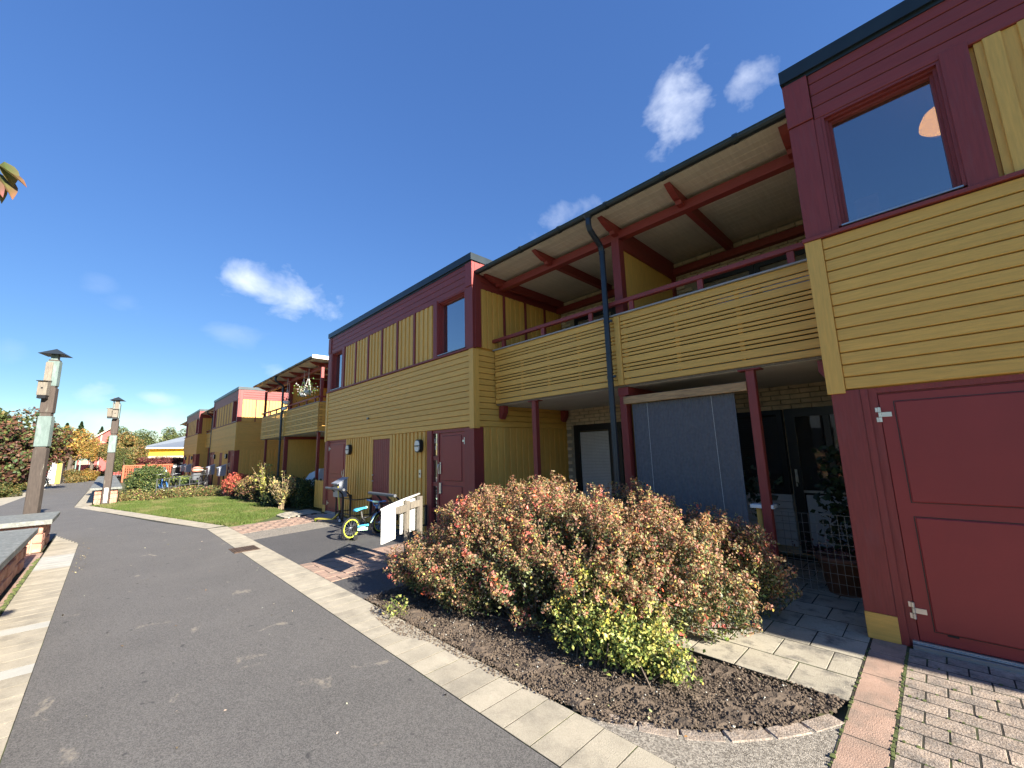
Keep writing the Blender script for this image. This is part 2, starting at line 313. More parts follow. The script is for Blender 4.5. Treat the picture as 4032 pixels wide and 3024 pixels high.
# foliage ------------------------------------------------------------------
def leaves(name, C, Nn, S, colr, par=None, aspect=.62, fold=.25, **tg):
    """one mesh of many small leaves: centre, facing, size and colour of each"""
    n = len(C); Nn = Nn/np.linalg.norm(Nn, axis=1)[:, None]
    t = RNG.normal(size=(n, 3)); u = np.cross(Nn, t); u /= np.linalg.norm(u, axis=1)[:, None]; v = np.cross(Nn, u)
    S = np.asarray(S)[:, None]
    P = np.empty((n, 4, 3)); P[:, 0] = C-u*S*.5; P[:, 1] = C+v*S*aspect*.5+Nn*S*fold*.4; P[:, 2] = C+u*S*.5; P[:, 3] = C-v*S*aspect*.5+Nn*S*fold*.4
    me = bpy.data.meshes.new(name); me.vertices.add(n*4); me.vertices.foreach_set('co', P.ravel())
    idx = np.arange(n)*4
    tri = np.stack([idx, idx+1, idx+2, idx, idx+2, idx+3], 1).ravel()
    me.loops.add(n*6); me.loops.foreach_set('vertex_index', tri.astype(np.int32))
    me.polygons.add(n*2); me.polygons.foreach_set('loop_start', (np.arange(n*2)*3).astype(np.int32)); me.polygons.foreach_set('loop_total', np.full(n*2, 3, np.int32))
    me.update(calc_edges=True)
    at = me.attributes.new('Col', 'FLOAT_COLOR', 'POINT'); cc = np.ones((n, 4, 4), np.float32); cc[:, :, :3] = np.clip(colr, 0, 1)[:, None, :]; at.data.foreach_set('color', cc.ravel())
    me.materials.append(Mt['leaf']); o = bpy.data.objects.new(name, me); COL.objects.link(o)
    if par: o.parent = par; me.transform(Matrix.Translation(-org(par)))
    return tag(o, **tg)
def pick(pal, w, n, jit=.18):
    pal = np.array(pal, float); i = RNG.choice(len(pal), n, p=np.array(w)/sum(w)); c = pal[i]*(1+RNG.normal(0, jit, (n, 1)))*(1+RNG.normal(0, jit*.35, (n, 3))); return np.clip(c, .004, 1)
GRN = (.06, .095, .028); DGR = (.03, .055, .02); OLV = (.13, .14, .045); TAN = (.30, .17, .10); PNK = (.40, .175, .13); BRN = (.16, .085, .05); ORA = (.50, .20, .045)
YLW = (.52, .47, .10); LYL = (.60, .58, .22); CRL = (.60, .12, .09); GRY = (.20, .22, .15); MAR = (.13, .04, .035)
# ------------------------------------------------------------------ ground and paving
def sheet(name, poly, z, m, kind='structure', par=None, thick=.03):
    return MB().prism(poly, z-thick, z).put(name, m, par, kind=kind)
gm = MB(); gm.v = [(-400, -400, -.035), (400, -400, -.035), (400, 400, -.035), (-400, 400, -.035)]; gm.f = [(0, 1, 2, 3)]
gm.put('ground', 'earth', kind='structure')
def grid_sheet(name, poly, z, m, step=.5):      # kept simple: one polygon
    return sheet(name, poly, z, m)
road = [(6, -.27), (6, 1.80), (-12.25, 1.80), (-14.75, 1.08), (-22.75, -.75), (-26, -.74), (-42, -.62), (-60, -.3), (-74, 4.5), (-78, 1.0), (-64, -3.3), (-47, -2.66), (-26.4, -2.95), (-21, -6.5), (-13.6, -6.5), (-13.6, -.8), (-12.41, -.27)]
sheet('road', road, -.004, 'asphalt')
sheet('driveway', [(-9.75, 2.21), (-6.95, 2.21), (-7.12, 4.60), (-10.2, 4.60)], -.002, 'asphalt2')
sheet('gravel_margin', [(-10.72, 2.21), (-9.75, 2.21), (-10.2, 4.60), (-11.2, 4.60)], -.001, 'aggr')
sheet('gravel_corner', [(-1.75, 2.21), (-.6, 2.21), (-.6, 3.2), (-.9, 2.76), (-1.2, 2.47)], -.004, 'aggr')
sheet('side_path', [(-5.68, 2.21), (-4.75, 2.21), (-4.75, 4.60), (-5.95, 4.60)], -.003, 'asphalt2')
# light stains of dust on the asphalt and scattered dry leaves
def jit(a): return random.uniform(-a, a)
def pav(root, name, m, x0, x1, y0, y1, z=0.0, b=.0, rz=0, t=.06, **k):
    return bx(root, name, m, x0, x1, y0, y1, z-t, z+jit(.0007), b, rz=rz+jit(.004), **k)
# right kerb strip of slabs
ks = sheet('kerb_strip', [(2, 1.80), (2, 2.21), (-12.2, 2.21), (-16.2, 1.2), (-22.75, -.40), (-22.75, -.72), (-14.75, 1.1), (-12.25, 1.80)], -.0014, 'joint')
x = 1.4
while x > -12.05:
    pav(ks, 'slab', 'slab', x-.2055, x, 1.805, 2.207)
    x -= .2125
def along(root, A, B, w, pitch, m, side=1, n0=0, b=.0):
    A = Vector((*A, 0)); B = Vector((*B, 0)); L = (B-A).length; d = (B-A)/L; n = Vector((-d.y, d.x, 0))*side; a = math.atan2(d.y, d.x); k = int(L/pitch)
    me = boxmesh(pitch-.007, w, .06, m, b)
    for i in range(k):
        c = A + d*(i+.5)*pitch + n*w/2; o = bpy.data.objects.new('slab', me); COL.objects.link(o); o.parent = root; o.location = (c.x, c.y, -.03+jit(.001)); o.rotation_euler = (0, 0, a+jit(.004))
along(ks, (-12.28, 1.80), (-22.6, -.74), .40, .2125, 'slab', side=-1)
sheet('pale_path', [(-22.78, -.74), (-42, -.62), (-43.5, -.30), (-23.4, -.30), (-22.70, -.42)], -.003, 'slab')
# left kerb strip with three paler slabs
kl = sheet('kerb_strip', [(-2, -.27), (-12.41, -.27), (-14.3, -.72), (-2, -.72)], -.0014, 'joint')
x = -2.2
while x > -14.1:
    p = any(a < x < b for a, b in ((-6.62, -6.4), (-5.3, -5.08), (-11.05, -9.85)))
    y1 = -.275 if x > -12.3 else -.275-(-12.3-x)*.235
    pav(kl, 'slab', 'slabw' if p else 'slab', x-.2055, x, -.675, y1); x -= .2125
# pink paving beside the low walls
pl = sheet('wall_paving', [(-2, -.69), (-13.4, -.69), (-13.4, -2.5), (-2, -2.5)], -.0014, 'joint')
for i in range(11):
    for j in range(7): pav(pl, 'paver', 'pink', -11.72+j*.205, -11.72+j*.205+.198, -.70-(i+1)*.14+.005, -.70-i*.14)
for i in range(28): pav(pl, 'paver', 'pink', -10.3+i*.205, -10.3+i*.205+.198, -.765, -.695)
mo = MB()
for i in range(240):
    x = random.uniform(-11, -3.5); mo.box(x, x+random.uniform(.02, .06), -.715+jit(.02), -.685+jit(.01), -.01, random.uniform(.004, .022))
mo.put('moss', 'moss', pl, kind='stuff')
# pink paver bands across the driveway
def band(name, x0, x1, skew, ya, yb, m='pink', pw=.205, ph=.29):
    r = sheet(name, [(x0, ya), (x1, ya), (x1+skew, yb), (x0+skew, yb)], -.010, 'joint'); n = round((x1-x0)/pw); pw = (x1-x0)/n; k = int((yb-ya)/ph)
    for j in range(n):
        for i in range(-1, k+1):
            a = ya+(i+(.5 if j % 2 else 0))*ph; b_ = a+ph-.012; a = max(a, ya); b_ = min(b_, yb)
            if b_-a < .05: continue
            s = skew*((a+b_)/2-ya)/(yb-ya); pav(r, 'paver', m, x0+j*pw+s+.006, x0+(j+1)*pw+s-.006, a, b_)
    return r
band('paver_band', -12.05, -10.74, -.45, 2.215, 4.55)
band('paver_band', -6.94, -5.70, -.2, 2.215, 4.55)
band('paver_band', -13.6, -12.5, -.3, 3.55, 4.6, 'slab2', .3, .3)
# pink strip, cobbles and the big slabs by the near door
fc = sheet('forecourt', [(-.6, 2.2), (2.2, 2.2), (2.2, 4.63), (-.6, 4.63)], -.0014, 'joint')
y = 2.22
for k in range(6): pav(fc, 'slab', 'pink', -.592, -.390, y+.004, y+.424, b=.0015); y += .428
y = 2.22
for r_ in range(17):
    x = -.378 - (.10 if r_ % 2 else 0)
    while x < 1.5:
        x1 = x+.205; a = max(x, -.376)
        if x1-a > .04: pav(fc, 'paver', 'cob', a+.003, x1-.005, y+.004, y+.134, b=.002)
        x = x1
    y += .1405
ms = MB()
for i in range(300):
    if random.random() < .5: x, y = -.383+jit(.006), random.uniform(2.3, 4.5)
    elif random.random() < .4: x, y = -.597+jit(.007), random.uniform(2.4, 4.4)
    else: x, y = random.uniform(-.38, .8), 2.22+random.randint(1, 15)*.1405+jit(.004)
    s = random.uniform(.006, .017); ms.box(x-s/2, x+s/2, y-s*.8, y+s*.8, -.012, random.uniform(-.002, .006))
ms.put('moss', 'moss', fc, kind='stuff')
pt = sheet('patio_paving', [(-5.6, 3.455), (-.6, 3.455), (-.6, 7.2), (-5.6, 7.2)], -.0014, 'joint')
y = 3.46
for r_ in range(10):
    x = -.605-(.17 if r_ % 2 else 0); hgt = .352
    if r_ % 2: pav(pt, 'slab', 'slab2', -.775+.004, -.609, y, y+hgt-.012, b=.0015)
    while x > -5.4:
        pav(pt, 'slab', 'slab2', x-.328, x-.004, y, y+hgt-.012, b=.0015, t=.07); x -= .334
    y += hgt
wt = np.array([(-1.53, 3.83), (-1.5, 3.85), (-1.56, 3.86)])
def tuft(cx, cy, n, r, h, pal, name, **tg):
    a = RNG.uniform(0, 6.28, n); rr = r*np.sqrt(RNG.uniform(0, 1, n)); C = np.stack([cx+rr*np.cos(a), cy+rr*np.sin(a), RNG.uniform(.005, h, n)], 1)
    return leaves(name, C, RNG.normal(size=(n, 3))*[.5, .5, 1], RNG.uniform(.02, .045, n), pick(pal, [1]*len(pal), n), **tg)
tuft(-1.52, 3.82, 40, .09, .05, [(.25, .38, .06), (.35, .45, .1)], 'weed', label='small bright green weed growing between the slabs', cat='plant')
# arc of bricks and the planting bed
ar = [(-1.63, 2.25), (-1.42, 2.32), (-1.21, 2.42), (-1.02, 2.57), (-.85, 2.76), (-.71, 2.96), (-.60, 3.18)]
sr = sheet('bed_edging', [(-1.75, 2.215), (-1.42, 2.26), (-1.1, 2.42), (-.85, 2.66), (-.6, 3.0), (-.6, 3.3), (-.75, 3.2), (-1.0, 2.85), (-1.3, 2.55), (-1.6, 2.35)], -.030, 'soil', thick=.004)
for (ax, ay), (bx_, by) in zip(ar[:-1], ar[1:]):
    cx, cy = (ax+bx_)/2, (ay+by)/2; L = math.hypot(bx_-ax, by-ay); o = bpy.data.objects.new('brick', boxmesh(L-.012, .105, .06, 'cob', .008)); COL.objects.link(o); o.parent = sr; o.location = (cx-.03, cy+.04, -.03+jit(.003)); o.rotation_euler = (0, 0, math.atan2(by-ay, bx_-ax)+jit(.04))
def inpoly(X, Y, P):
    ins = np.zeros(X.shape, bool); n = len(P)
    for i in range(n):
        x1, y1 = P[i]; x2, y2 = P[(i+1) % n]
        c = ((y1 > Y) != (y2 > Y)) & (X < (x2-x1)*(Y-y1)/(y2-y1+1e-12)+x1); ins ^= c
    return ins
bed = [(-4.78, 2.215), (-1.65, 2.215), (-1.42, 2.36), (-1.15, 2.55), (-.95, 2.75), (-.78, 3.0), (-.64, 3.3), (-.61, 3.45), (-5.0, 3.45), (-4.85, 3.0)]
def bumpy(name, P, z, amp, step, m, over=0):
    P_ = np.array(P); x0, y0 = P_.min(0); x1, y1 = P_.max(0); nx = int((x1-x0)/step)+2; ny = int((y1-y0)/step)+2
    X, Y = np.meshgrid(np.linspace(x0, x1, nx), np.linspace(y0, y1, ny)); X = X+RNG.uniform(-.3, .3, X.shape)*step; Y = Y+RNG.uniform(-.3, .3, X.shape)*step
    Z = z-.03*np.clip((Y-2.6)/.6, 0, 1)*np.clip((-1.0-X)/.5, 0, 1)+amp*(RNG.uniform(-.5, .5, X.shape)+.5*np.sin(X*9+Y*5)*np.cos(Y*11-X*3)); ins = inpoly(X, Y, P)
    mb = MB(); mb.v = list(zip(X.ravel().tolist(), Y.ravel().tolist(), Z.ravel().tolist())); I = ins
    for j in range(ny-1):
        for i in range(nx-1):
            if I[j, i] and I[j, i+1] and I[j+1, i] and I[j+1, i+1]: a = j*nx+i; mb.f.append((a, a+1, a+nx+1, a+nx))
    return mb.put(name, m, None, kind='structure')
bumpy('soil', bed, -.002, .028, .035, 'soil')
def lumps(name, P, n, s0, s1, z, m, **tg):
    P_ = np.array(P); x0, y0 = P_.min(0); x1, y1 = P_.max(0); X = RNG.uniform(x0, x1, n*3); Y = RNG.uniform(y0, y1, n*3); k = inpoly(X, Y, P); X = X[k][:n]; Y = Y[k][:n]; n = len(X)
    S = RNG.uniform(0, 1, n)**3*(s1-s0)+s0; base = np.array([(1, 0, 0), (0, 1, 0), (-1, 0, 0), (0, -1, 0), (0, 0, .8), (0, 0, -.8)])
    V = base[None]*S[:, None, None]*RNG.uniform(.6, 1.2, (n, 6, 3)); a = RNG.uniform(0, 6.28, n); c, s = np.cos(a)[:, None], np.sin(a)[:, None]
    V = np.stack([V[..., 0]*c-V[..., 1]*s, V[..., 0]*s+V[..., 1]*c, V[..., 2]], 2)+np.stack([X, Y, z-.03*np.clip((Y-2.6)/.6, 0, 1)*np.clip((-1.0-X)/.5, 0, 1)], 1)[:, None]
    f = np.array([(0, 1, 4), (1, 2, 4), (2, 3, 4), (3, 0, 4), (1, 0, 5), (2, 1, 5), (3, 2, 5), (0, 3, 5)]); Fc = (f[None]+np.arange(n)[:, None, None]*6).reshape(-1, 3)
    me = bpy.data.meshes.new(name); me.vertices.add(n*6); me.vertices.foreach_set('co', V.ravel()); me.loops.add(len(Fc)*3); me.loops.foreach_set('vertex_index', Fc.ravel().astype(np.int32))
    me.polygons.add(len(Fc)); me.polygons.foreach_set('loop_start', (np.arange(len(Fc))*3).astype(np.int32)); me.polygons.foreach_set('loop_total', np.full(len(Fc), 3, np.int32)); me.update(calc_edges=True)
    me.materials.append(Mt[m]); o = bpy.data.objects.new(name, me); COL.objects.link(o); return tag(o, **tg)
lumps('soil_clods', bed, 22000, .003, .015, .008, 'soil', kind='stuff')
lumps('soil_crumbs', [(-4.3, 2.06), (-3.6, 2.0), (-3.3, 2.12), (-2.5, 2.14), (-1.9, 2.20), (-1.9, 2.26), (-4.6, 2.26)], 2200, .003, .011, .004, 'soil', kind='stuff')
lumps('pebbles', bed, 260, .005, .011, .016, 'slabw', kind='stuff')
# fallen leaves on road and bed
def litter(name, n, box, pal, s=(.02, .045), z=.012, **tg):
    x0, x1, y0, y1 = box; C = np.stack([RNG.uniform(x0, x1, n), RNG.uniform(y0, y1, n), np.full(n, z)], 1)
    return leaves(name, C, RNG.normal(size=(n, 3))*[.25, .25, 1]+[0, 0, 1.0], RNG.uniform(*s, n), pick(pal, [1]*len(pal), n), **tg)
litter('fallen_leaves', 70, (-11, -1, -.2, 1.8), [(.62, .55, .4), (.3, .2, .1), (.05, .04, .03)], (.015, .035), .004, kind='stuff')
litter('fallen_leaves', 46, (-4.3, -1.0, 2.3, 3.3), [(.6, .5, .3), (.55, .3, .1), (.6, .6, .3)], (.02, .04), .02, kind='stuff')
litter('fallen_leaves', 60, (-12.5, -9, -.26, -.1), [(.5, .4, .2), (.25, .2, .1)], (.012, .03), .004, kind='stuff')
# drain grate between road and strip
dg = thing('drain_grate', 'rusty iron drain grate set where the slab strip meets the road', 'drain', (-8.9, 1.9, 0))
bx(dg, 'grate_frame', 'iron', -9.15, -8.66, 1.70, 2.10, -.02, .004)
for i in range(9): bx(dg, 'grate_bar', 'iron', -9.12, -8.69, 1.725+i*.041, 1.748+i*.041, 0, .011, .002)
# lawn
lawn = [(-12.24, 2.22), (-12.33, 2.86), (-13.0, 3.35), (-13.84, 3.9), (-17.7, 3.95), (-22.0, 3.7), (-22.9, 1.7), (-22.8, .42), (-22.6, -.28), (-16.2, 1.23)]
sheet('lawn', lawn, -.004, 'turf', thick=.03)
def grass(name, P, n, h0, h1, pal, w=.007, **tg):
    P_ = np.array(P); x0, y0 = P_.min(0); x1, y1 = P_.max(0); X = RNG.uniform(x0, x1, n*2); Y = RNG.uniform(y0, y1, n*2); k = inpoly(X, Y, P); X = X[k][:n]; Y = Y[k][:n]; n = len(X)
    hh = RNG.uniform(h0, h1, n)*(1+.5*np.sin(X*3.1)*np.cos(Y*4.3)); a = RNG.uniform(0, 6.28, n); dx, dy = np.cos(a)*w, np.sin(a)*w; lx, ly = RNG.normal(0, .45, n)*hh, RNG.normal(0, .45, n)*hh
    V = np.zeros((n, 3, 3)); V[:, 0] = np.stack([X-dx, Y-dy, np.full(n, -.008)], 1); V[:, 1] = np.stack([X+dx, Y+dy, np.full(n, -.008)], 1); V[:, 2] = np.stack([X+lx, Y+ly, hh], 1)
    me = bpy.data.meshes.new(name); me.vertices.add(n*3); me.vertices.foreach_set('co', V.ravel()); me.loops.add(n*3); me.loops.foreach_set('vertex_index', np.arange(n*3, dtype=np.int32))
    me.polygons.add(n); me.polygons.foreach_set('loop_start', (np.arange(n)*3).astype(np.int32)); me.polygons.foreach_set('loop_total', np.full(n, 3, np.int32)); me.update(calc_edges=True)
    c = pick(pal, [1]*len(pal), n, .2); q = (np.sin(X*1.3+Y*2.1+1)*np.cos(Y*2.3-X*.7)+.6*np.sin(X*4.1-Y*3.3)*np.cos(Y*5.9+X*1.9)+RNG.normal(0, .35, n)); dry = np.clip((q-.25)*.9, 0, .65)[:, None]; c = c*(1-dry)+np.array([.27, .235, .10])*dry
    at = me.attributes.new('Col', 'FLOAT_COLOR', 'POINT'); cc = np.ones((n, 3, 4), np.float32); cc[:, :, :3] = c[:, None]; at.data.foreach_set('color', cc.ravel()); me.materials.append(Mt['leaf'])
    o = bpy.data.objects.new(name, me); COL.objects.link(o); return tag(o, **tg)
grass('grass', lawn, 170000, .025, .065, [(.080, .135, .022), (.115, .17, .032), (.16, .19, .05)], .008, kind='stuff')

# ------------------------------------------------------------------ low stone walls with granite caps
def lowwall(label, x0, x1, yf, yb, ztop, over=.10, courses=3, group=None, face=True, cw=.62):
    r = thing('low_stone_wall', label, 'wall', (x1, yf, 0), group='low stone walls beside the road')
    bx(r, 'wall_core', 'mortar', x0+.03, x1-.03, yb+.03, yf-.03, -.03, ztop-.09, 0)
    h = (ztop-.095)/courses
    for c in range(courses):
        x = x1-(.28 if c % 2 else 0)
        if c % 2: bx(r, 'stone', 'pstone', x1-.27, x1+jit(.006), yf-.12, yf+jit(.006), c*h+.004, (c+1)*h-.004, .012)
        while x > max(x0, x1-9):
            w = random.choice((.42, .5, .56)); a = max(x0, x-w); bx(r, 'stone', 'pstone', a+.004, x-.004, yf-.12, yf+jit(.012), c*h+.004, (c+1)*h-.004, .014); x -= w
        y = yf-.13
        while y > max(yb, yf-2.6):
            w = random.choice((.42, .55, .6)); a = max(yb, y-w); bx(r, 'stone', 'pstone', x1-.12, x1+jit(.010), a+.004, y-.004, c*h+.004, (c+1)*h-.004, .014); y -= w
    x = x1+over
    while x > x0:
        a = max(x0-over*.5, x-cw); bx(r, 'cap_slab', 'granite', a+.003, x-.003, yb-over, yf+over*.8, ztop-.085, ztop, .006); x -= cw
    return r
lowwall('low pink stone wall with grey granite cap nearest the camera at the left edge', -10.3, -2.5, -.80, -2.3, .59, .12, 3, cw=3.9)
lowwall('pink stone wall with granite cap in front of the near lamp post', -13.35, -11.75, -.74, -2.5, .59, .13, 3, cw=.8)
w3 = lowwall('long low pink stone wall behind the second lamp post', -43, -23.35, .40, -.27, .62, .14, 3, cw=.9)
# ------------------------------------------------------------------ the row of houses
YF = 4.64; WID = 7.10
def door_leaf(par, x0, x1, z0, z1, y, hinge_left=True, panels=((.09, .93), (1.05, 1.86)), handle=True):
    d = bx(par, 'door', 'door', x0, x1, y, y+.05, z0, z1, .004)
    for a, b_ in panels:                       # raised fields behind a fine groove
        px0, px1 = x0+.10, x1-.10
        bx(d, 'door_panel', 'door', px0, px1, y-.012, y+.01, z0+a, z0+b_, .006)
        for q in ((px0-.010, px0-.004, z0+a-.008, z0+b_+.008), (px1+.004, px1+.010, z0+a-.008, z0+b_+.008)): bx(d, 'groove', 'black', q[0], q[1], y-.002, y+.004, q[2], q[3], 0)
        for zz in (z0+a-.008, z0+b_+.003): bx(d, 'groove', 'black', px0-.010, px1+.010, y-.0015, y+.004, zz, zz+.005, 0)
    hx = x0 if hinge_left else x1; s = 1 if hinge_left else -1
    for zh in (.27, 1.81):
        m = MB(); zz = z0+zh-.05
        for k in range(3): m.tube([(hx-.004*s, y-.016, zz-.062+k*.042), (hx-.004*s, y-.016, zz-.024+k*.042)], .011, 10)
        m.box(min(hx-.004*s, hx+.07*s), max(hx-.004*s, hx+.07*s), y-.010, y-.001, zz-.020, zz+.018)
        m.box(min(hx-.03*s, hx), max(hx-.03*s, hx), y-.012, y-.004, zz-.062, zz-.024); m.box(min(hx-.03*s, hx), max(hx-.03*s, hx), y-.012, y-.004, zz+.022, zz+.060)
        m.put('hinge', 'steel', d)
    if handle:
        kx = x1-.06 if hinge_left else x0+.06
        m = MB(); m.box(kx-.018, kx+.018, y-.010, y, z0+.98, z0+1.17); m.tube([(kx, y-.01, z0+1.13), (kx, y-.05, z0+1.13), (kx, y-.055, z0+1.06), (kx, y-.03, z0+.97)], .010, 8); m.put('handle', 'steel', d)
    return d
def house(X0, label, extra=True):
    W_ = WID; Y = YF; h = thing('row_house', label, 'house', (X0, Y, 0), group='yellow and red terraced houses')
    X1 = X0+W_; B = 0.05
    # body, with real rooms behind the upper windows
    w1 = (X0+.25, X0+1.05); w2 = (X0+5.94, X0+6.88); zw0, zw1 = 3.56, 4.698
    body = MB(); body.box(X0+B, X1-B, Y+.05, Y+9, -.02, 3.40); body.box(X0+B, X1-B, Y+4.0, Y+9, 3.40, 5.2)
    body.box(X0+B, X1-B, Y+.05, Y+4.0, 5.05, 5.2); body.box(X0+B, X0+.20, Y+.05, Y+4.0, 3.40, 5.05); body.box(X1-.20, X1-B, Y+.05, Y+4.0, 3.40, 5.05)
    body.box(X0+.20, X1-.20, Y+.05, Y+.16, 3.40, zw0); body.box(X0+.20, X1-.20, Y+.05, Y+.16, zw1, 5.05); body.box(w1[1], w2[0], Y+.05, Y+.16, zw0, zw1)
    body.box(X0+.20, w1[0], Y+.05, Y+.16, zw0, zw1); body.box(w2[1], X1-.20, Y+.05, Y+.16, zw0, zw1)
    body.put('wall', 'yv', h)
    fr = MB(); fr.box(X0-.02, X1+.02, Y-.045, Y+9.05, 5.225, 5.365); fr.box(X0+.01, X1-.01, Y-.015, Y+9, 5.19, 5.225)
    r = fr.put('roof_edge', 'flash', h)
    # upper fascia: four red boards
    for k in range(4):
        z = 4.70+k*.130; bx(h, 'fascia_board', 'rh', X0+.20, X1-.20, Y-.002, Y+.05, z+.003, z+.127, .005)
    for a, b_ in ((X0-.012, X0+.195), (X1-.195, X1+.012)):
        bx(h, 'corner_board', 'rv', a, b_, Y-.024, Y+.05, 4.72, 5.20, .004); bx(h, 'corner_board', 'rv', a+(.004 if a < X0 else 0), b_-(0 if a < X0 else .004), Y-.010, Y+.05, 3.53, 4.715, .004)
    # middle band: board on board bays between red strips
    def bay(xa, xb, n):
        p = (xb-xa)/n
        bx(h, 'wall_panel', 'yv', xa, xb, Y+.018, Y+.052, 3.53, 4.70, 0)
        for i in range(n): bx(h, 'batten', 'yv', xa+i*p+.045, xa+(i+1)*p-.035, Y-.004, Y+.02, 3.531, 4.699, .004)
    xs = X0+1.21; xe = X0+5.80; n = 6; p = (xe-xs)/n
    for i in range(n):
        bay(xs+i*p+.03, xs+(i+1)*p-.03, 4)
        if i: bx(h, 'red_strip', 'rv', xs+i*p-.03, xs+i*p+.03, Y-.014, Y+.04, 3.53, 4.72, .004)
    bx(h, 'trim_board', 'rv', X0+.196, X0+.249, Y-.004, Y+.05, 3.53, 4.70, .003); bx(h, 'trim_board', 'rv', X0+6.881, X0+6.904, Y-.004, Y+.05, 3.53, 4.70, .003)
    for wi, (a, b_) in enumerate((w1, w2)):
        w = bx(h, 'window', 'rv', a-.14 if wi else b_, a-.0 if wi else b_+.16, Y-.016, Y+.05, 3.53, 4.74, .004)
        st = MB()                                   # stepped jambs
        for i in range(3):
            d0 = Y+.00+i*.036; t = .022
            if i: pass
            st.box(a+i*t, a+(i+1)*t, d0, Y+.15, zw0, zw1); st.box(b_-(i+1)*t, b_-i*t, d0, Y+.15, zw0, zw1); st.box(a+i*t, b_-i*t, d0+.002, Y+.15, zw1-(i+1)*.020, zw1-i*.020)
        st.box(a, b_, Y+.03, Y+.15, zw0-.03, zw0+.012)
        st.put('window_frame', 'rv', w)
        bx(w, 'sill', 'alu', a+.02, b_-.02, Y-.02, Y+.11, zw0-.012, zw0+.004, .002); bx(w, 'pane_edge', 'alu', a+.066, b_-.066, Y+.105, Y+.12, zw0+.014, zw0+.030, 0)
        bx(w, 'pane', 'glass', a+.066, b_-.066, Y+.118, Y+.126, zw0+.03, zw1-.060, 0)
    rm = MB(); rm.box(X0+.2, X1-.2, Y+3.9, Y+3.99, 3.41, 5.04); rm.box(X0+.21, X0+.24, Y+.2, Y+3.9, 3.41, 5.04); rm.box(X0+.2, X1-.2, Y+.17, Y+3.9, 5.02, 5.045); rm.box(X0+2.6, X0+2.7, Y+.2, Y+3.9, 3.41, 5.04)
    rm.put('room_wall', 'darkroom', h)
    bx(h, 'sill_strip', 'rh', X0-.035, X1+.035, Y-.035, Y+.05, 3.492, 3.528, .003)
    # thirteen horizontal boards
    z0, z1 = 2.05, 3.488; nb = 13; p = (z1-z0)/nb
    for k in range(nb): bx(h, 'siding_board', 'yh', X0+.11, X1-.11, Y-.004, Y+.05, z0+k*p+.0055, z0+(k+1)*p-.0045, .005)
    bk = MB(); bk.box(X0+.1, X1-.1, Y+.034, Y+.049, z0+.002, z1); bk.put('siding_backing', 'yh', h)
    for a, b_ in ((X0-.022, X0+.108), (X1-.108, X1+.022)): bx(h, 'corner_board', 'yv', a, b_, Y-.022, Y+.012, z0-.03, z1+.002, .004)
    bx(h, 'corner_board', 'yv', X1-.01, X1+.021, Y+.0125, Y+.12, z0-.03, z1+.001, .004)
    # right side wall (faces +X)
    for k in range(nb): bx(h, 'siding_board', 'yh', X1-.05, X1+.004, Y+.122, Y+3.0, z0+k*p+.0055, z0+(k+1)*p-.0045, .005)
    for k in range(4):
        z = 4.70+k*.130; bx(h, 'fascia_board', 'rh', X1-.05, X1+.002, Y+.20, Y+3.4, z+.003, z+.127, .005)
    bx(h, 'corner_board', 'rv', X1-.02, X1+.0135, Y+.051, Y+.20, 3.53, 5.20, .004)
    ys = Y+.20
    for i in range(5):
        a = ys+i*.62; bx(h, 'wall_panel', 'yv', X1-.05, X1-.018, a, a+.62, 3.53, 4.70, 0)
        for j in range(4): bx(h, 'batten', 'yv', X1-.02, X1+.004, a+.03+j*.142, a+.03+j*.142+.100, 3.531, 4.699, .004)
        bx(h, 'red_strip', 'rv', X1-.02, X1+.012, a+.595, a+.645, 3.53, 4.71, .003)
    bx(h, 'wall_panel', 'yv', X1-.05, X1-.02, Y+.2, Y+3.2, .0, 2.05, 0)
    for j in range(17): bx(h, 'batten', 'yv', X1-.02, X1+.002, Y+.235+j*.165, Y+.235+j*.165+.115, .02, 2.045, .004)
    bx(h, 'corner_post', 'rv', X1-.22, X1-.002, Y-.004, Y+.22, .20, 2.045, .004)
    # ground floor front
    for a in (X0, X1-.21):
        bx(h, 'corner_post', 'rv', X0+.0, X0+.20, Y-.006, Y+.06, .205, 2.045, .004) if a == X0 else None
    bx(h, 'plinth', 'yh', X0-.002, X0+.202, Y-.004, Y+.06, .0, .203, .004); bx(h, 'plinth', 'yh', X1-.212, X1+.004, Y-.002, Y+.23, .0, .198, .004)
    f = MB(); f.box(X0+.202, X0+.25, Y+.004, Y+.06, 0, 2.045); f.box(X0+.25, X0+.307, Y+.022, Y+.06, 0, 2.045); f.box(X0+.307, X0+1.46, Y+.045, Y+.058, 0, 2.0); f.box(X0+.29, X0+1.50, Y+.024, Y+.06, 2.0, 2.045); f.box(X0+1.46, X0+1.52, Y+.01, Y+.06, 0, 2.045)
    f.put('door_frame', 'rv', h)
    door_leaf(h, X0+.31, X0+1.45, .055, 1.985, Y+.026, True)
    th = MB(); th.box(X0+.27, X0+1.47, Y-.035, Y+.05, .018, .030); th.box(X0+.27, X0+1.47, Y-.010, Y+.03, .034, .040); th.box(X0+.27, X0+1.47, Y+.006, Y+.03, .040, .052); th.box(X0+.27, X0+1.47, Y-.038, Y-.034, .0, .030)
    th.put('threshold', 'alu', h)
    bx(h, 'door_vent', 'black', X0+.47, X0+.53, Y+.020, Y+.028, .125, .138, .003)
    # vertical board cladding, narrow shed door, main door
    bx(h, 'wall_panel', 'yv', X0+1.52, X0+5.62, Y+.03, Y+.06, 0, 2.05, 0)
    for i in range(11): bx(h, 'batten', 'yv', X0+1.54+i*.142, X0+1.54+i*.142+.085, Y-.002, Y+.032, .03, 2.045, .004)
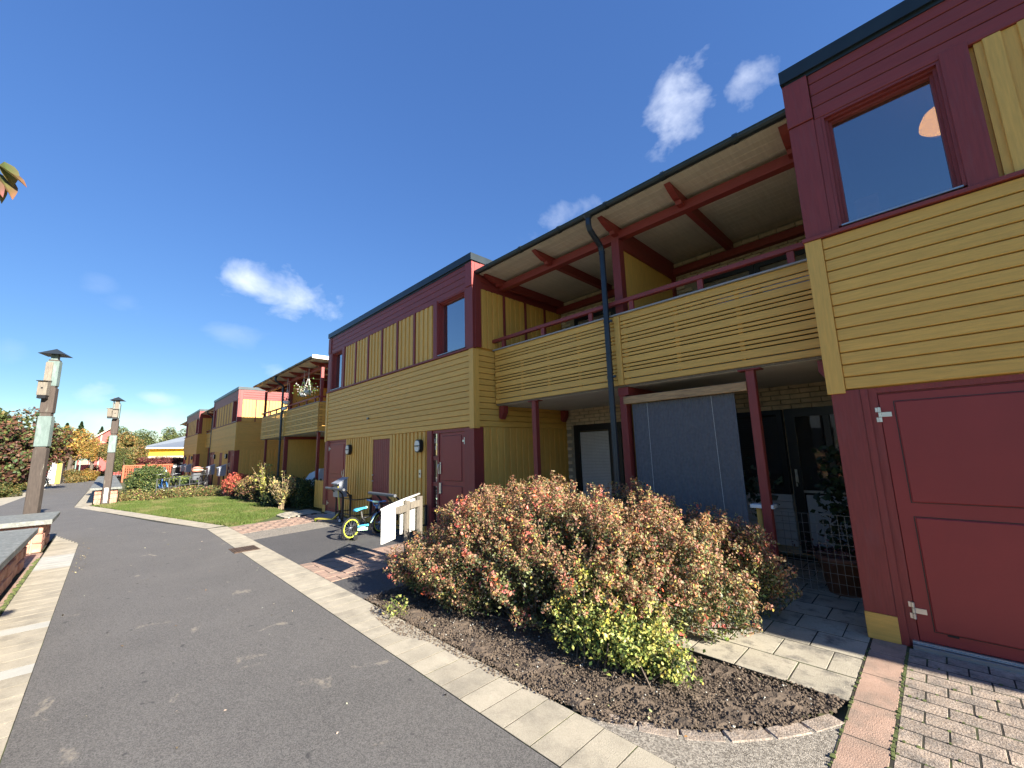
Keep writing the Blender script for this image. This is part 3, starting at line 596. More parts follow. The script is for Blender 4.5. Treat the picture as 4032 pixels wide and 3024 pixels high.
    for i in range(9): bx(h, 'batten', 'yv', X0+4.14+i*.158, X0+4.14+i*.158+.095, Y-.002, Y+.032, .03, 2.045, .004)
    nf = MB(); nf.box(X0+3.08, X0+3.15, Y-.008, Y+.04, 0, 2.04); nf.box(X0+4.02, X0+4.12, Y-.008, Y+.04, 0, 2.04); nf.box(X0+3.15, X0+4.02, Y-.008, Y+.04, 1.97, 2.04); nf.put('shed_door_frame', 'yv', h)
    sd = bx(h, 'shed_door', 'rv', X0+3.155, X0+4.015, Y+.018, Y+.05, .06, 1.965, 0)
    for i in range(9): bx(sd, 'door_board', 'rv', X0+3.157+i*.095, X0+3.157+i*.095+.088, Y+.006, Y+.022, .062, 1.963, .004)
    m = MB(); m.tube([(X0+3.21, Y+.0, 1.12), (X0+3.21, Y-.03, 1.12)], .018, 10); m.tube([(X0+3.21, Y+.0, .98), (X0+3.21, Y-.035, .98), (X0+3.29, Y-.04, .98)], .009, 8); m.put('handle', 'steel', sd)
    bx(h, 'shed_threshold', 'alu', X0+3.15, X0+4.02, Y-.02, Y+.02, .03, .055, .002)
    # main door with narrow light of three panes
    f = MB(); f.box(X0+5.58, X0+5.75, Y-.008, Y+.06, 0, 2.045); f.box(X0+5.915, X0+5.975, Y+.014, Y+.06, 0, 2.045); f.box(X0+5.75, X0+6.88, Y+.016, Y+.06, 1.985, 2.045); f.box(X0+6.80, X0+6.885, Y+.01, Y+.06, 0, 2.045)
    for z in (.02, .47, .96, 1.46): f.box(X0+5.75, X0+5.915, Y+.018, Y+.06, z, z+.08)
    f.put('door_frame', 'rv', h)
    gl = bx(h, 'side_light', 'black', X0+5.75, X0+5.915, Y+.056, Y+.07, .0, 2.0, 0)
    for z0_, z1_ in ((1.54, 1.985), (1.04, 1.46), (.55, .96), (.10, .47)): bx(gl, 'pane', 'glass', X0+5.752, X0+5.913, Y+.044, Y+.050, z0_, z1_, 0)
    door_leaf(h, X0+5.98, X0+6.795, .05, 1.98, Y+.030, False, handle=False, panels=((.08, .93), (1.03, 1.87)))
    m = MB(); m.box(X0+6.00, X0+6.035, Y+.016, Y+.03, 1.20, 1.42); m.tube([(X0+6.018, Y+.02, 1.38), (X0+6.018, Y-.03, 1.38), (X0+6.018, Y-.035, 1.33), (X0+6.018, Y-.02, 1.20)], .011, 8); m.box(X0+6.0, X0+6.06, Y+.0, Y+.03, .83, 1.03); m.put('handle', 'steel', h)
    bp_ = bx(h, 'bell_plate', 'steel', X0+5.28, X0+5.36, Y-.012, Y-.001, 1.11, 1.27, .003); m = MB(); m.tube([(X0+5.32, Y-.012, 1.19), (X0+5.32, Y-.02, 1.19)], .018, 12); m.put('bell_button', 'black', bp_)
    return h
hB = house(-12.84, 'yellow and red two storey house with the kids bicycle parked in front')
for txt, z, s in (('13', 1.835, .13), ('E', 1.70, .10)):
    text(txt, s, 'white', 'house_number', hB, xz(-12.84+5.833, YF+.040, z))
kn = MB(); kn.tube([(-9.95, YF-.005, 2.51), (-9.95, YF-.05, 2.51)], .028, 12); kn.put('vent_cap', 'wire', hB)
def clone(src, dx, label):
    c = copy_tree(src); c.location.x += dx; c['label'] = label
    ORG[c.name] = Vector(c.location); return c
# the numbered panes and vent belong to the near house only
def drop(c, names):
    for ch in list(c.children):
        if ch.name.split('.')[0] in names: bpy.data.objects.remove(ch)
hA = clone(hB, 12.22, 'nearest two storey house at the right edge with a big red door'); drop(hA, ('house_number', 'vent_cap'))
hC = clone(hB, -19.61, 'third house along the row, its sunlit right side seen past the balcony'); drop(hC, ('house_number', 'vent_cap'))
hD = clone(hB, -32.6, 'farthest house of the row, its drainpipe beside the yellow hall'); drop(hD, ('house_number', 'vent_cap'))
# lamp hanging in the upper room
lm = thing('pendant_lamp', 'lit round pendant lamp glowing orange behind the upper window of the nearest house', 'lamp', (.53, 5.5, 5.0))
m = MB(); m.lathe([(.02, 4.79), (.10, 4.78), (.18, 4.73), (.215, 4.66), (.22, 4.62), (.20, 4.60), (.0, 4.59)], (.50, 5.5, 0), 28); m.put('lamp_shade', 'glow', lm, smooth=True)
m = MB(); m.tube([(.50, 5.5, 5.02), (.50, 5.5, 4.78)], .006, 6); m.put('cord', 'white', lm)

# ------------------------------------------------------------------ recessed porches with balconies
def porch(xL, xR, xd, label, rafters, posts, rposts, full=True, pipe=True, rend=None):
    """xL..xR clear width, xd divider"""
    p = thing('balcony_porch', label, 'balcony', (xL, 5.15, 0), group='roofed balconies between the houses'); yb = 5.15; YB = 7.25
    # balcony floor and its pale ceiling
    bx(p, 'balcony_floor', 'ceil', xL+.01, xR-.01, yb+.05, YB, 2.45, 2.58, 0)
    bx(p, 'edge_beam', 'oldwood', xL+.01, xR-.01, yb+.02, yb+.05, 2.455, 2.50, 0)
    # slatted front: wide board, three gaps, two narrow boards, repeated
    for a, b_ in ((xL+.03, xd-.05), (xd+.05, xR-.02)):
        z = 3.497
        for k in range(4):
            bx(p, 'slat', 'yh', a, b_, yb-.012, yb+.012, z-.090, z, .003); z -= .090+.0145
            for q in range(2): bx(p, 'slat', 'yh', a, b_, yb-.012, yb+.012, z-.038, z, .003); z -= .038+.0145
        bx(p, 'slat', 'yh', a, b_, yb-.012, yb+.012, z-.094, z, .003); z -= .094+.0145
        bx(p, 'slat', 'yh', a, b_, yb-.012, yb+.012, 2.478, z, .003)
        nv = max(2, int((b_-a)/.62)); 
        for k in range(nv+1):
            xx = a+.05+(b_-a-.1)*k/nv; bx(p, 'upright', 'yv', xx-.022, xx+.022, yb+.013, yb+.05, 2.50, 3.49, 0)
        # black sheet behind the slats, standing in for shade in the gaps
        bx(p, 'gap_shade', 'black', a, b_, yb+.052, yb+.060, 2.56, 3.30, 0)
    bx(p, 'divider_board', 'yv', xd-.045, xd+.045, yb-.03, yb+.012, 2.475, 3.495, .004)
    bx(p, 'cap_rail', 'cap', xL+.0, xR-.01, yb-.045, yb+.075, 3.50, 3.522, .003)
    bx(p, 'hand_rail', 'rh', xL-.02, xR-.01, yb-.035, yb+.035, 3.665, 3.725, .005)
    for x in rposts: bx(p, 'rail_post', 'rv', x-.035, x+.035, yb-.02, yb+.02, 3.522, 3.664, .003)
    for x in posts:
        bx(p, 'post', 'rv', x-.045, x+.045, yb+.03, yb+.12, 0, 2.44, .004); bx(p, 'post_head', 'rh', x-.12, x+.12, yb+.01, yb+.14, 2.435, 2.452, .003)
    # centre frame: post, beams and partitions below and above
    bx(p, 'post', 'rv', xd-.07, xd+.03, yb+.03, yb+.17, 0, 2.36, .004); bx(p, 'cross_beam', 'rh', xd-.08, xd+.08, yb+.02, YB, 2.33, 2.448, .004)
    bx(p, 'partition', 'yv', xd-.03, xd+.01, yb+.18, YB, 0, 2.33, 0)
    bx(p, 'post', 'rv', xd-.07, xd+.06, yb+.10, yb+.24, 2.58, 4.74, .004); bx(p, 'partition', 'yv', xd-.03, xd+.02, yb+.24, YB-.14, 2.58, 4.62, 0)
    bx(p, 'post', 'rv', xd-.06, xd+.05, YB-.14, YB-.02, 2.58, 4.62, .004); bx(p, 'cross_beam', 'rh', xd-.07, xd+.06, yb+.24, YB-.02, 4.62, 4.80, .004)
    # roof
    bx(p, 'purlin', 'rh', xL+.02, xR-.01, 5.30, 5.42, 4.765, 4.895, .004); bx(p, 'purlin', 'rh', xL+.01, xR-.02, YB-.16, YB-.04, 4.68, 4.80, .004)
    for x in rafters:
        m = MB(); prof = [(4.86, 4.955), (YB, 4.955), (YB, 4.80), (5.19, 4.80), (5.16, 4.84), (5.10, 4.84), (4.95, 4.90)]
        b0 = len(m.v)
        for xx in (x-.04, x+.04): m.v += [(xx, y, z+.012) for y, z in prof]
        n = len(prof); m.f.append(tuple(range(n))); m.f.append(tuple(range(2*n-1, n-1, -1)))
        for i in range(n): m.f.append((i, (i+1) % n, n+(i+1) % n, n+i))
        m.put('rafter', 'rh', p)
    re = rend if rend is not None else xR-.01
    nb = 20; w = (YB-4.80)/nb
    for k in range(nb): bx(p, 'soffit_board', 'soffit', xL+.01, re, 4.80+k*w+.002, 4.80+(k+1)*w-.002, 4.97, 4.99, .003)
    bx(p, 'roof', 'flash', xL+.01, re, 4.79, YB+.118, 4.991, 5.05, 0)
    g = MB(); nn = 7
    for i in range(nn):     # half round gutter
        a = math.pi+math.pi*i/(nn-1)
        for rr_ in (.055, .048):
            for xx in (xL-.01, re+.01): g.v.append((xx, 4.735+math.cos(a)*rr_, 5.005+math.sin(a)*rr_))
    for i in range(nn-1):
        a = i*4; b_ = a+4; g.f += [(a, a+1, b_+1, b_), (a+2, b_+2, b_+3, a+3), (a, b_, b_+2, a+2), (a+1, a+3, b_+3, b_+1)]
    g.tube([(xL-.01, 4.682, 5.006), (re+.01, 4.682, 5.006)], .008, 6)
    gx = xL+.35
    while gx < re: g.tube([(gx-.025, 4.733, 4.996), (gx+.025, 4.733, 4.996)], .057, 12); gx += .85
    g.put('gutter', 'flash', p)
    if pipe:
        px = xd-.11; m = MB(); m.tube([(px, 4.735, 4.98), (px, 4.735, 4.93)], [.07, .045], 12); m.tube([(px, 4.735, 4.95), (px, 4.735, 4.83), (px, 4.76, 4.77), (px, 5.01, 4.60), (px, 5.045, 4.52), (px, 5.045, .05)], .042, 14)
        for z in (4.5, 3.42, 2.60, 1.0): m.tube([(px, 5.045, z-.02), (px, 5.045, z+.02)], .047, 14)
        m.box(px, xd-.02, 5.03, 5.06, 3.405, 3.435); m.box(px, xd-.02, 5.03, 5.06, 2.585, 2.615)
        m.put('downpipe', 'pipe', p, smooth=False)
    bx(p, 'gable_wall', 'brick', xL-.5, xR+.5, YB+.12, YB+.3, 0, 5.4, 0)
    return p
pA = porch(-5.73, -.62, -3.03, 'near double balcony with yellow slatted front between the two closest houses', (-5.64, -4.36, -3.03, -2.0, -.71), (-4.78, -1.40), (-5.46, -4.46, -3.48, -2.78, -1.82, -.85))
for y in (5.22, 7.05):
    for side in ((-5.70, 1), (-.64, -1)):
        m = MB(); x, s = side; P = [(x, 2.44), (x, 2.22), (x+.05*s, 2.19), (x+.13*s, 2.32), (x+.13*s, 2.44)]
        b0 = 0
        for yy in (y, y+.11): m.v += [(a, yy, z) for a, z in P]
        m.f += [(0, 1, 2, 3, 4), (9, 8, 7, 6, 5)]+[(i, (i+1) % 5, 5+(i+1) % 5, 5+i) for i in range(5)]; m.put('bracket', 'rv', pA)
# brick back wall of the near porch, brick by brick where it shows, joined elsewhere
YB = 7.25
bw = thing('brick_back_wall', 'pale brick wall with dark windows at the back of the near porch', 'wall', (-5.7, YB, 0))
openL = [(-5.50, -4.42, 1.0 - 1.0, 2.11), (-4.40, -3.2, 0.0, 2.11), (-2.9, -.62, 0.0, 2.11)]
openU = [(-5.35, -3.25, 2.58, 4.50), (-2.62, -.80, 2.58, 4.50)]
bb = MB(); bb.box(-5.72, -.6, YB+.02, YB+.10, 2.12, 5.0)
for a, b_, z0_, z1_ in ((-5.72, -5.50, 0, 2.12), (-3.2, -2.9, 0, 2.12), ): bb.box(a, b_, YB+.02, YB+.10, z0_, z1_)
bb.put('mortar_bed', 'mortar', bw)
brk = boxmesh(.238, .05, .062, 'brick', .004); cnt = 0; rest = MB()
def brick_rows(z0, z1, xa, xb, opens, indiv):
    global cnt
    k = int(z0/.075)
    while k*.075 < z1:
        z = k*.075; x = xa-(.125 if k % 2 else 0)
        while x < xb:
            a, b_ = max(x, xa), min(x+.238, xb)
            if b_-a > .05 and not any(a < o[1] and b_ > o[0] and z+.06 > o[2] and z < o[3] for o in opens):
                if indiv(z) and b_-a > .23 and cnt < 300:
                    o = bpy.data.objects.new('brick', brk); COL.objects.link(o); o.parent = bw; o.location = (a+.119+5.7, .004+jit(.003), z+.034); cnt += 1
                else: rest.box(a, b_, YB-.021+jit(.003), YB+.024, z+.003, z+.065)
            x += .25
        k += 1
brick_rows(2.125, 2.44, -5.70, -.62, [], lambda z: True)
brick_rows(3.35, 4.95, -5.70, -.62, openU, lambda z: z > 3.35)
brick_rows(0, 2.12, -5.70, -.62, [(-5.50, -3.2, -1, 2.12), (-2.9, -.6, -1, 2.12)], lambda z: False)
brick_rows(2.6, 3.35, -5.70, -.62, openU, lambda z: False)
rest.put('bricks', 'brick', bw, kind='stuff')
def win(par, x0, x1, z0, z1, y, fm='black', blind=None, fw=.07, name='window', zb=None):
    f = MB(); f.box(x0, x0+fw, y, y+.06, z0, z1); f.box(x1-fw, x1, y, y+.06, z0, z1); f.box(x0+fw, x1-fw, y+.001, y+.06, z1-fw, z1); f.box(x0+fw, x1-fw, y+.001, y+.06, z0, z0+fw)
    w = f.put(name, fm, par); bx(w, 'pane', 'glass2', x0+fw, x1-fw, y+.02, y+.026, z0+fw, z1-fw, 0)
    bx(w, 'interior', 'darkroom', x0, x1, y+.09, y+.11, z0, z1, 0)
    if blind:
        b_ = bx(w, 'blind', blind, x0+fw+.01, x1-fw-.01, y+.040, y+.046, zb or z0+fw, z1-fw-.03, 0)
        nz = int((z1-z0)/.03); s = MB()
        for i in range(nz):
            z = z1-fw-.05-i*.03
            if z > (zb or z0+fw): s.box(x0+fw+.01, x1-fw-.01, y+.034, y+.039, z, z+.004)
        s.put('blind_slats', 'wire' if blind == 'blind' else 'black', w, kind='stuff')
    return w
win(bw, -5.50, -4.50, .05, 2.11, YB-.03, blind='blind', fw=.13); win(bw, -4.48, -3.22, .05, 2.11, YB-.03, blind='blind', fw=.13)
win(bw, -2.88, -1.60, .86, 2.10, YB-.03, blind='dblind', zb=1.15)
for k in range(7): bx(bw, 'wall_board', 'panel', -2.88, -1.60, YB-.015, YB+.05, .12+k*.105+.003, .12+(k+1)*.105-.003, .003)
dd = win(bw, -1.56, -.62, .05, 2.10, YB-.04, fw=.12, name='porch_door')
bx(dd, 'lower_panel', 'panel', -1.42, -.76, YB-.05, YB-.03, .17, .86, .004); bx(dd, 'mid_rail', 'alu', -1.44, -.74, YB-.055, YB-.03, .89, .925, .003)
bx(dd, 'door_stile', 'black', -1.10, -1.02, YB-.052, YB-.02, .95, 1.98, .003)
m = MB(); m.box(-1.515, -1.485, YB-.06, YB-.04, 1.02, 1.22); m.tube([(-1.5, YB-.05, 1.12), (-1.5, YB-.10, 1.12), (-1.5, YB-.10, .98)], .010, 8); m.put('handle', 'steel', dd)
for a in ((-5.33, -3.3), (-2.60, -.82)): win(bw, a[0], (a[0]+a[1])/2, 2.60, 4.48, YB-.03); win(bw, (a[0]+a[1])/2+.01, a[1], 2.60, 4.48, YB-.03)
bx(bw, 'lintel_board', 'rh', -5.33, -.82, YB-.035, YB+.0, 4.50, 4.58, .003)
# roller screen, its pine beam, patio partition wall and wire fence of the near porch
sc = thing('sun_screen', 'dark grey ribbed roller screen hanging under the near balcony', 'screen', (-2.25, 5.22, 2.2))
m = MB(); nx = 74; x0, x1 = -2.93, -1.60
for i in range(nx+1):
    x = x0+(x1-x0)*i/nx; m.v += [(x, 5.22+(.006 if i % 2 else 0), .62), (x, 5.22+(.006 if i % 2 else 0), 2.20)]
for i in range(nx): m.f.append((2*i, 2*i+2, 2*i+3, 2*i+1))
m.put('screen_cloth', 'screen', sc)
m = MB(); m.tube([(-2.70, 5.21, 2.2), (-2.70, 5.212, .7)], .0016, 5); m.tube([(-1.86, 5.21, 2.2), (-1.84, 5.212, .75)], .0016, 5); m.put('pull_cord', 'white', sc)
bx(None, 'pine_beam', 'wood', -3.03, -1.445, 5.16, 5.21, 2.205, 2.31, .004, label='raw pine beam fixed across the posts above the grey screen', cat='beam')
lf = thing('patio_fence', 'short low yellow fence end with a white cap at the red porch post', 'fence', (-4, 5.18, 0))
for i in range(2): bx(lf, 'fence_board', 'yv', -1.52+i*.055, -1.52+i*.055+.052, 5.25, 5.27, .05, .90, .003)
bx(lf, 'cap_board', 'white', -1.56, -1.33, 5.185, 5.33, .90, .94, .004)
wf = thing('wire_fence', 'galvanised wire mesh fence across the dark porch entrance', 'fence', (-.95, 5.35, 0)); m = MB()
for i in range(12): m.tube([(-1.30+i*.060, 5.35, .10), (-1.30+i*.060, 5.35, .86)], .0022, 4)
for i in range(9): m.tube([(-1.32, 5.35, .10+i*.095), (-.63, 5.35, .10+i*.095)], .0022, 4)
m.put('wire_mesh', 'wire', wf)
# middle porch (free standing balcony) and the two beyond
pM = porch(-22.60, -15.00, -18.9, 'second balcony along the row, with hanging flower baskets and a black drainpipe', (-22.4, -21.2, -20.1, -18.9, -17.7, -16.5, -15.3), (-21.9, -15.12), (-22.3, -21.2, -20.2, -19.2, -18.3, -17.2, -16.3, -15.4), rend=-14.6)
m = MB(); m.box(-14.64, -14.58, 4.72, 7.25, 4.955, 5.075); m.put('roof_edge_board', 'white', pM)
bx(pM, 'post', 'rv', -15.10, -15.0, 5.18, 5.28, 2.58, 4.77, .004); bx(pM, 'post', 'rv', -22.5, -22.41, 5.18, 5.28, 2.58, 4.77, .004)
z = 3.497
def endslats(par, x):
    z = 3.497
    for k in range(4):
        bx(par, 'slat', 'yh', x-.012, x+.012, 5.17, 7.2, z-.090, z, .003); z -= .1045
        for q in range(2): bx(par, 'slat', 'yh', x-.012, x+.012, 5.17, 7.2, z-.038, z, .003); z -= .0525
    bx(par, 'slat', 'yh', x-.012, x+.012, 5.17, 7.2, 2.48, z, .003)
    bx(par, 'hand_rail', 'rh', x-.035, x+.035, 5.19, 7.2, 3.665, 3.725, .005); bx(par, 'cap_rail', 'cap', x-.06, x+.045, 5.23, 7.2, 3.50, 3.522, .003)
endslats(pM, -15.0)
bw2 = thing('recess_wall', 'yellow boarded wall set back between the second and third house', 'wall', (-19, 7.3, 0))
for i in range(126): bx(bw2, 'wall_board', 'yv', -25.3+i*.0985, -25.3+i*.0985+.093, 7.27, 7.30, 0, 5.1, .004)
pC = porch(-38.55, -32.5, -35.4, 'third balcony along the row, between the two far houses', (-38.4, -37.2, -35.4, -33.9, -32.6), (-37.2, -33.9), (-38, -36.6, -34.5, -33))
pD = porch(-51.0, -45.5, -45.75, 'farthest balcony roof, only its gutter and drainpipe showing', (-50.5, -48.5, -45.6), (-50, -46), (-50, -48, -46))
# wall lamps
wl = thing('wall_lamp', 'black oval bulkhead lamp beside the left door of the second house', 'lamp', (-11.0, YF-.002, 1.755), group='oval wall lamps by the doors')
m = MB()
def oval(m, rx, rz, y0, y1, n=24, c=(-11.0, 1.755), pw=.72):
    P = []
    for k in range(n):
        a = 2*math.pi*k/n; cx_, sz = math.cos(a), math.sin(a); P.append((c[0]+rx*math.copysign(abs(cx_)**pw, cx_), c[1]+rz*math.copysign(abs(sz)**pw, sz)))
    b0 = len(m.v)
    for y in (y0, y1): m.v += [(x, y, z) for x, z in P]
    m.f.append(tuple(range(b0, b0+n))); m.f.append(tuple(range(b0+2*n-1, b0+n-1, -1)))
    for k in range(n): m.f.append((b0+k, b0+(k+1) % n, b0+n+(k+1) % n, b0+n+k))
oval(m, .105, .135, YF-.085, YF-.004); m.put('lamp_housing', 'black', wl)
m = MB(); oval(m, .082, .110, YF-.105, YF-.08); m.put('lamp_glass', 'lens', wl)
m = MB(); oval(m, .088, .012, YF-.115, YF-.083); m.put('lamp_bar', 'black', wl)
for i, (x, lb) in enumerate(((-7.50, 'black oval bulkhead lamp left of the main door numbered 13'), (-30.62, 'oval wall lamp by the left door of the third house'), (-27.1, 'oval wall lamp by the main door of the third house'), (-43.6, 'oval wall lamp by the left door of the farthest house'), (-40.1, 'oval wall lamp by the main door of the farthest house'))):
    c = copy_tree(wl); c.location.x = x; c['label'] = lb
# shelf-roof mailboxes
mbx = thing('mailbox', 'grey steel mailbox with sloping lid standing before the left red door', 'mailbox', (-10.55, 4.25, 0), group='grey mailboxes')
m = MB(); x0, x1 = -10.72, -10.36
m.v += [(x, y, z) for x in (x0, x1) for y, z in ((4.12, .60), (4.32, .60), (4.32, 1.03), (4.12, .93))]; m.f += [(0, 1, 2, 3), (7, 6, 5, 4), (0, 4, 5, 1), (1, 5, 6, 2), (2, 6, 7, 3), (3, 7, 4, 0)]; m.put('box_body', 'galv', mbx)
m = MB(); m.v += [(x, y, z) for x in (x0-.015, x1+.015) for y, z in ((4.07, .915), (4.34, 1.05), (4.34, 1.065), (4.07, .93))]; m.f += [(0, 1, 2, 3), (7, 6, 5, 4), (0, 4, 5, 1), (1, 5, 6, 2), (2, 6, 7, 3), (3, 7, 4, 0)]; m.put('lid', 'galv', mbx)
bx(mbx, 'name_plate', 'white', -10.66, -10.55, 4.114, 4.119, .84, .87, 0); bx(mbx, 'post', 'rack', -10.56, -10.52, 4.27, 4.31, 0, .62, .002)
for x, y, lb in ((-26.3, 4.35, 'grey mailbox right of the main door of the third house'), (-29.5, 4.35, 'grey mailbox between the two wall lamps of the third house'), (-38.6, 4.3, 'right one of the two grey mailboxes at the farthest house'), (-41.3, 4.3, 'left one of the two grey mailboxes at the farthest house')):
    c = copy_tree(mbx); c.location = (x, y, 0); c.scale = (1.5, 1.5, 1.25) if x > -30 else (1.7, 1.5, 1.25); c['label'] = lb
# door mats
dm = thing('door_grate', 'ribbed aluminium foot grate before the left red door', 'doormat', (-11.7, 4.3, 0))
for i in range(11): bx(dm, 'grate_bar', 'alu', -12.2, -11.15, 4.16+i*.042, 4.18+i*.042, .0, .014, .002)
# ------------------------------------------------------------------ lamp posts with bird boxes
def lamp(loc, label, rz=0):
    L = thing('lamp_post', label, 'lamp post', loc, rz, 'timber and zinc lamp posts with black hats', local=True)
    segs = [(0, 1.95, .108, 'postd'), (1.985, 2.66, .112, 'patina'), (2.73, 3.30, .106, 'postd'), (3.34, 3.92, .103, 'patina')]
    for z0, z1, w, m in segs: bx(L, 'post_section' if m == 'postd' else 'zinc_sleeve', m, -w, w, -w*.72, w*.72, z0, z1, .010)
    bx(L, 'post_core', 'postd', -.085, .085, -.06, .06, 1.9, 3.95, 0)
    bx(L, 'zinc_neck', 'patina', -.058, .058, -.05, .05, 3.92, 4.06, .004)
    m = MB(); m.v = [(-.215, -.215, 4.06), (.215, -.215, 4.06), (.215, .215, 4.06), (-.215, .215, 4.06), (0, 0, 4.215)]; m.f = [(0, 1, 4), (1, 2, 4), (2, 3, 4), (3, 0, 4), (0, 3, 2, 1)]
    m.put('lamp_hat', 'hat', L)
    return L
l1 = lamp((-13.85, -1.08, 0), 'nearest lamp post with dark timber and pale zinc sections, behind the low wall', math.radians(72))
l2 = lamp((-22.95, .07, 0), 'second lamp post with a white plate near its foot, before the long wall', math.radians(80))
pl2 = bx(l2, 'plate', 'white', -.05, .06, -.086, -.079, .06, .62, .002); 
bx(pl2, 'plate_bolt', 'black', -.01, .02, -.090, -.085, .13, .16, .001); bx(pl2, 'plate_mark', 'wire', -.01, .04, -.0895, -.085, .54, .56, 0)
def birdbox(loc, rz, label):
    b = thing('bird_box', label, 'bird box', loc, rz, 'wooden bird boxes on the lamp posts', local=True)
    bx(b, 'box_body', 'oldwood', -.078, .078, -.14, -.0, .05, .36, .004); bx(b, 'back_board', 'oldwood', -.06, .06, .001, .02, .0, .82, .003)
    m = MB(); m.v = [(x, y, z) for x in (-.088, .088) for y, z in ((-.17, .355), (.0, .385), (.0, .40), (-.20, .37))]; m.f = [(0, 1, 2, 3), (7, 6, 5, 4), (0, 4, 5, 1), (1, 5, 6, 2), (2, 6, 7, 3), (3, 7, 4, 0)]; m.put('roof', 'oldwood', b)
    m = MB(); m.tube([(0, -.138, .21), (0, -.144, .21)], .018, 12); m.put('entrance_hole', 'black', b); bx(b, 'floor', 'black', -.07, .07, -.13, -.01, -.02, .05, .003)
    return b
def onpost(lx, ly, post):       # a point on a post's face, in world
    a = post.rotation_euler.z; return (post.location.x + lx*math.cos(a)-ly*math.sin(a), post.location.y + lx*math.sin(a)+ly*math.cos(a))
p_ = onpost(-.045, -.10, l1); birdbox((p_[0], p_[1], 3.06), l1.rotation_euler.z, 'weathered bird box with tall back board on the nearest lamp post')
p_ = onpost(0.0, -.095, l2); birdbox((p_[0], p_[1], 3.32), l2.rotation_euler.z, 'bird box facing the camera on the second lamp post')
p_ = onpost(-.125, 0, l2); birdbox((p_[0], p_[1], 3.36), l2.rotation_euler.z-math.pi/2, 'bird box seen from the side on the second lamp post')

# ------------------------------------------------------------------ kids bicycle
def wheel(par, x, r, rim, tyre='rubber', wt=.022, spokes=14, y=0, stripe=None, name='wheel'):
    P = [(x+r*.93*math.cos(a*2*math.pi/32), y, r+r*.93*math.sin(a*2*math.pi/32)) for a in range(32)]
    w = MB().tube(P, wt, 10, True).put(name, tyre, par, smooth=True)
    P = [(x+r*.82*math.cos(a*2*math.pi/32), y, r+r*.82*math.sin(a*2*math.pi/32)) for a in range(32)]
    m = MB(); k = r*.075
    for i in range(32):
        a, b_ = P[i], P[(i+1) % 32]; m.bar(a, b_, k*1.6, .024, up=(0, 1, 0)) 
    m.put('rim', rim, w)
    m = MB(); m.tube([(x, y-.04, r), (x, y+.04, r)], r*.12, 12)
    for i in range(spokes):
        a = 2*math.pi*i/spokes; m.bar((x+r*.1*math.cos(a), y+(.014 if i % 2 else -.014), r+r*.1*math.sin(a)), (x+r*.8*math.cos(a+.1), y, r+r*.8*math.sin(a+.1)), .0035)
    m.put('spokes', 'steel', w); return w
kb = thing('kids_bicycle', 'black kids bicycle with lime rims and cyan saddle parked before the second house', 'bicycle', (-8.15, 3.50, 0), math.atan2(.69, -.18), local=True)
w = wheel(kb, 0, .205, 'lime'); wheel(kb, .72, .205, 'lime')
P = [(.165*math.cos(a*.196), -.024, .205+.165*math.sin(a*.196)) for a in range(32)]; 
fr = MB(); fr.tube([(.62, 0, .50), (.655, 0, .40)], .022, 10); fr.tube([(.61, 0, .49), (.50, 0, .40), (.38, 0, .36), (.27, 0, .36)], .021, 10); fr.tube([(.635, 0, .43), (.40, 0, .17)], .020, 10)
fr.tube([(.26, 0, .38), (.40, 0, .17)], .016, 8)
for s in (-1, 1): fr.tube([(.40, .03*s, .17), (0, .05*s, .205)], .010, 8); fr.tube([(.26, .02*s, .35), (.12, .045*s, .28), (0, .05*s, .205)], .009, 8); fr.tube([(.65, .045*s, .40), (.72, .05*s, .205)], .012, 8)
fr.tube([(.65, -.045, .41), (.65, .045, .41)], .016, 8); fr.put('frame', 'bikeblk', kb, smooth=True)
m = MB(); m.tube([(.60, -.0225, .42), (.45, -.0225, .245)], .010, 6); m.put('frame_stripe', 'mint', kb)
m = MB(); m.tube([(.26, 0, .36), (.235, 0, .49)], .012, 8); m.put('seat_post', 'steel', kb)
m = MB(); m.v = []; prof = [(.08, .075, .535), (.13, .085, .555), (.20, .06, .555), (.28, .025, .56), (.35, .022, .555)]
for x, wd, z in prof: m.v += [(x, -wd, z-.02), (x, -wd*.6, z+.012), (x, wd*.6, z+.012), (x, wd, z-.02), (x, 0, z-.035)]
for i in range(4):
    for k in range(5): m.f.append((i*5+k, i*5+(k+1) % 5, (i+1)*5+(k+1) % 5, (i+1)*5+k))
m.f += [(4, 3, 2, 1, 0), (20, 21, 22, 23, 24)]; sd_ = m.put('saddle', 'cyan', kb, smooth=True)
m = MB(); m.box(.085, .16, -.075, .075, .505, .522); m.put('saddle_base', 'bikeblk', sd_); m = MB(); m.tube([(.345, 0, .558), (.375, 0, .553)], [.028, .016], 10); m.put('saddle_nose', 'mint', sd_)
m = MB(); m.bar((-.02, -.062, .20), (.43, -.062, .17), .012, .095, up=(0, 0, 1)); cg = m.put('chain_guard', 'bikeblk', kb)
m = MB(); m.bar((.10, -.071, .232), (.36, -.071, .222), .004, .036); m.put('guard_stripe', 'cyan', cg)
m = MB(); m.bar((.10, -.071, .175), (.34, -.071, .150), .004, .05); m.bar((.16, -.0712, .20), (.28, -.0712, .188), .004, .025); m.put('guard_stripe', 'mint', cg)
a_ = -math.atan2(.010, .26); TM = lambda x, z, a: Matrix.Translation((x, -.0745, z)) @ Matrix.Rotation(a, 4, 'Y') @ Matrix.Rotation(math.pi/2, 4, 'X')
text('SAVENO', .043, 'blue', 'guard_lettering', cg, TM(.23, .227, .04)); text('VOLT', .042, 'bikeblk', 'guard_lettering', cg, TM(.22, .162, .10))
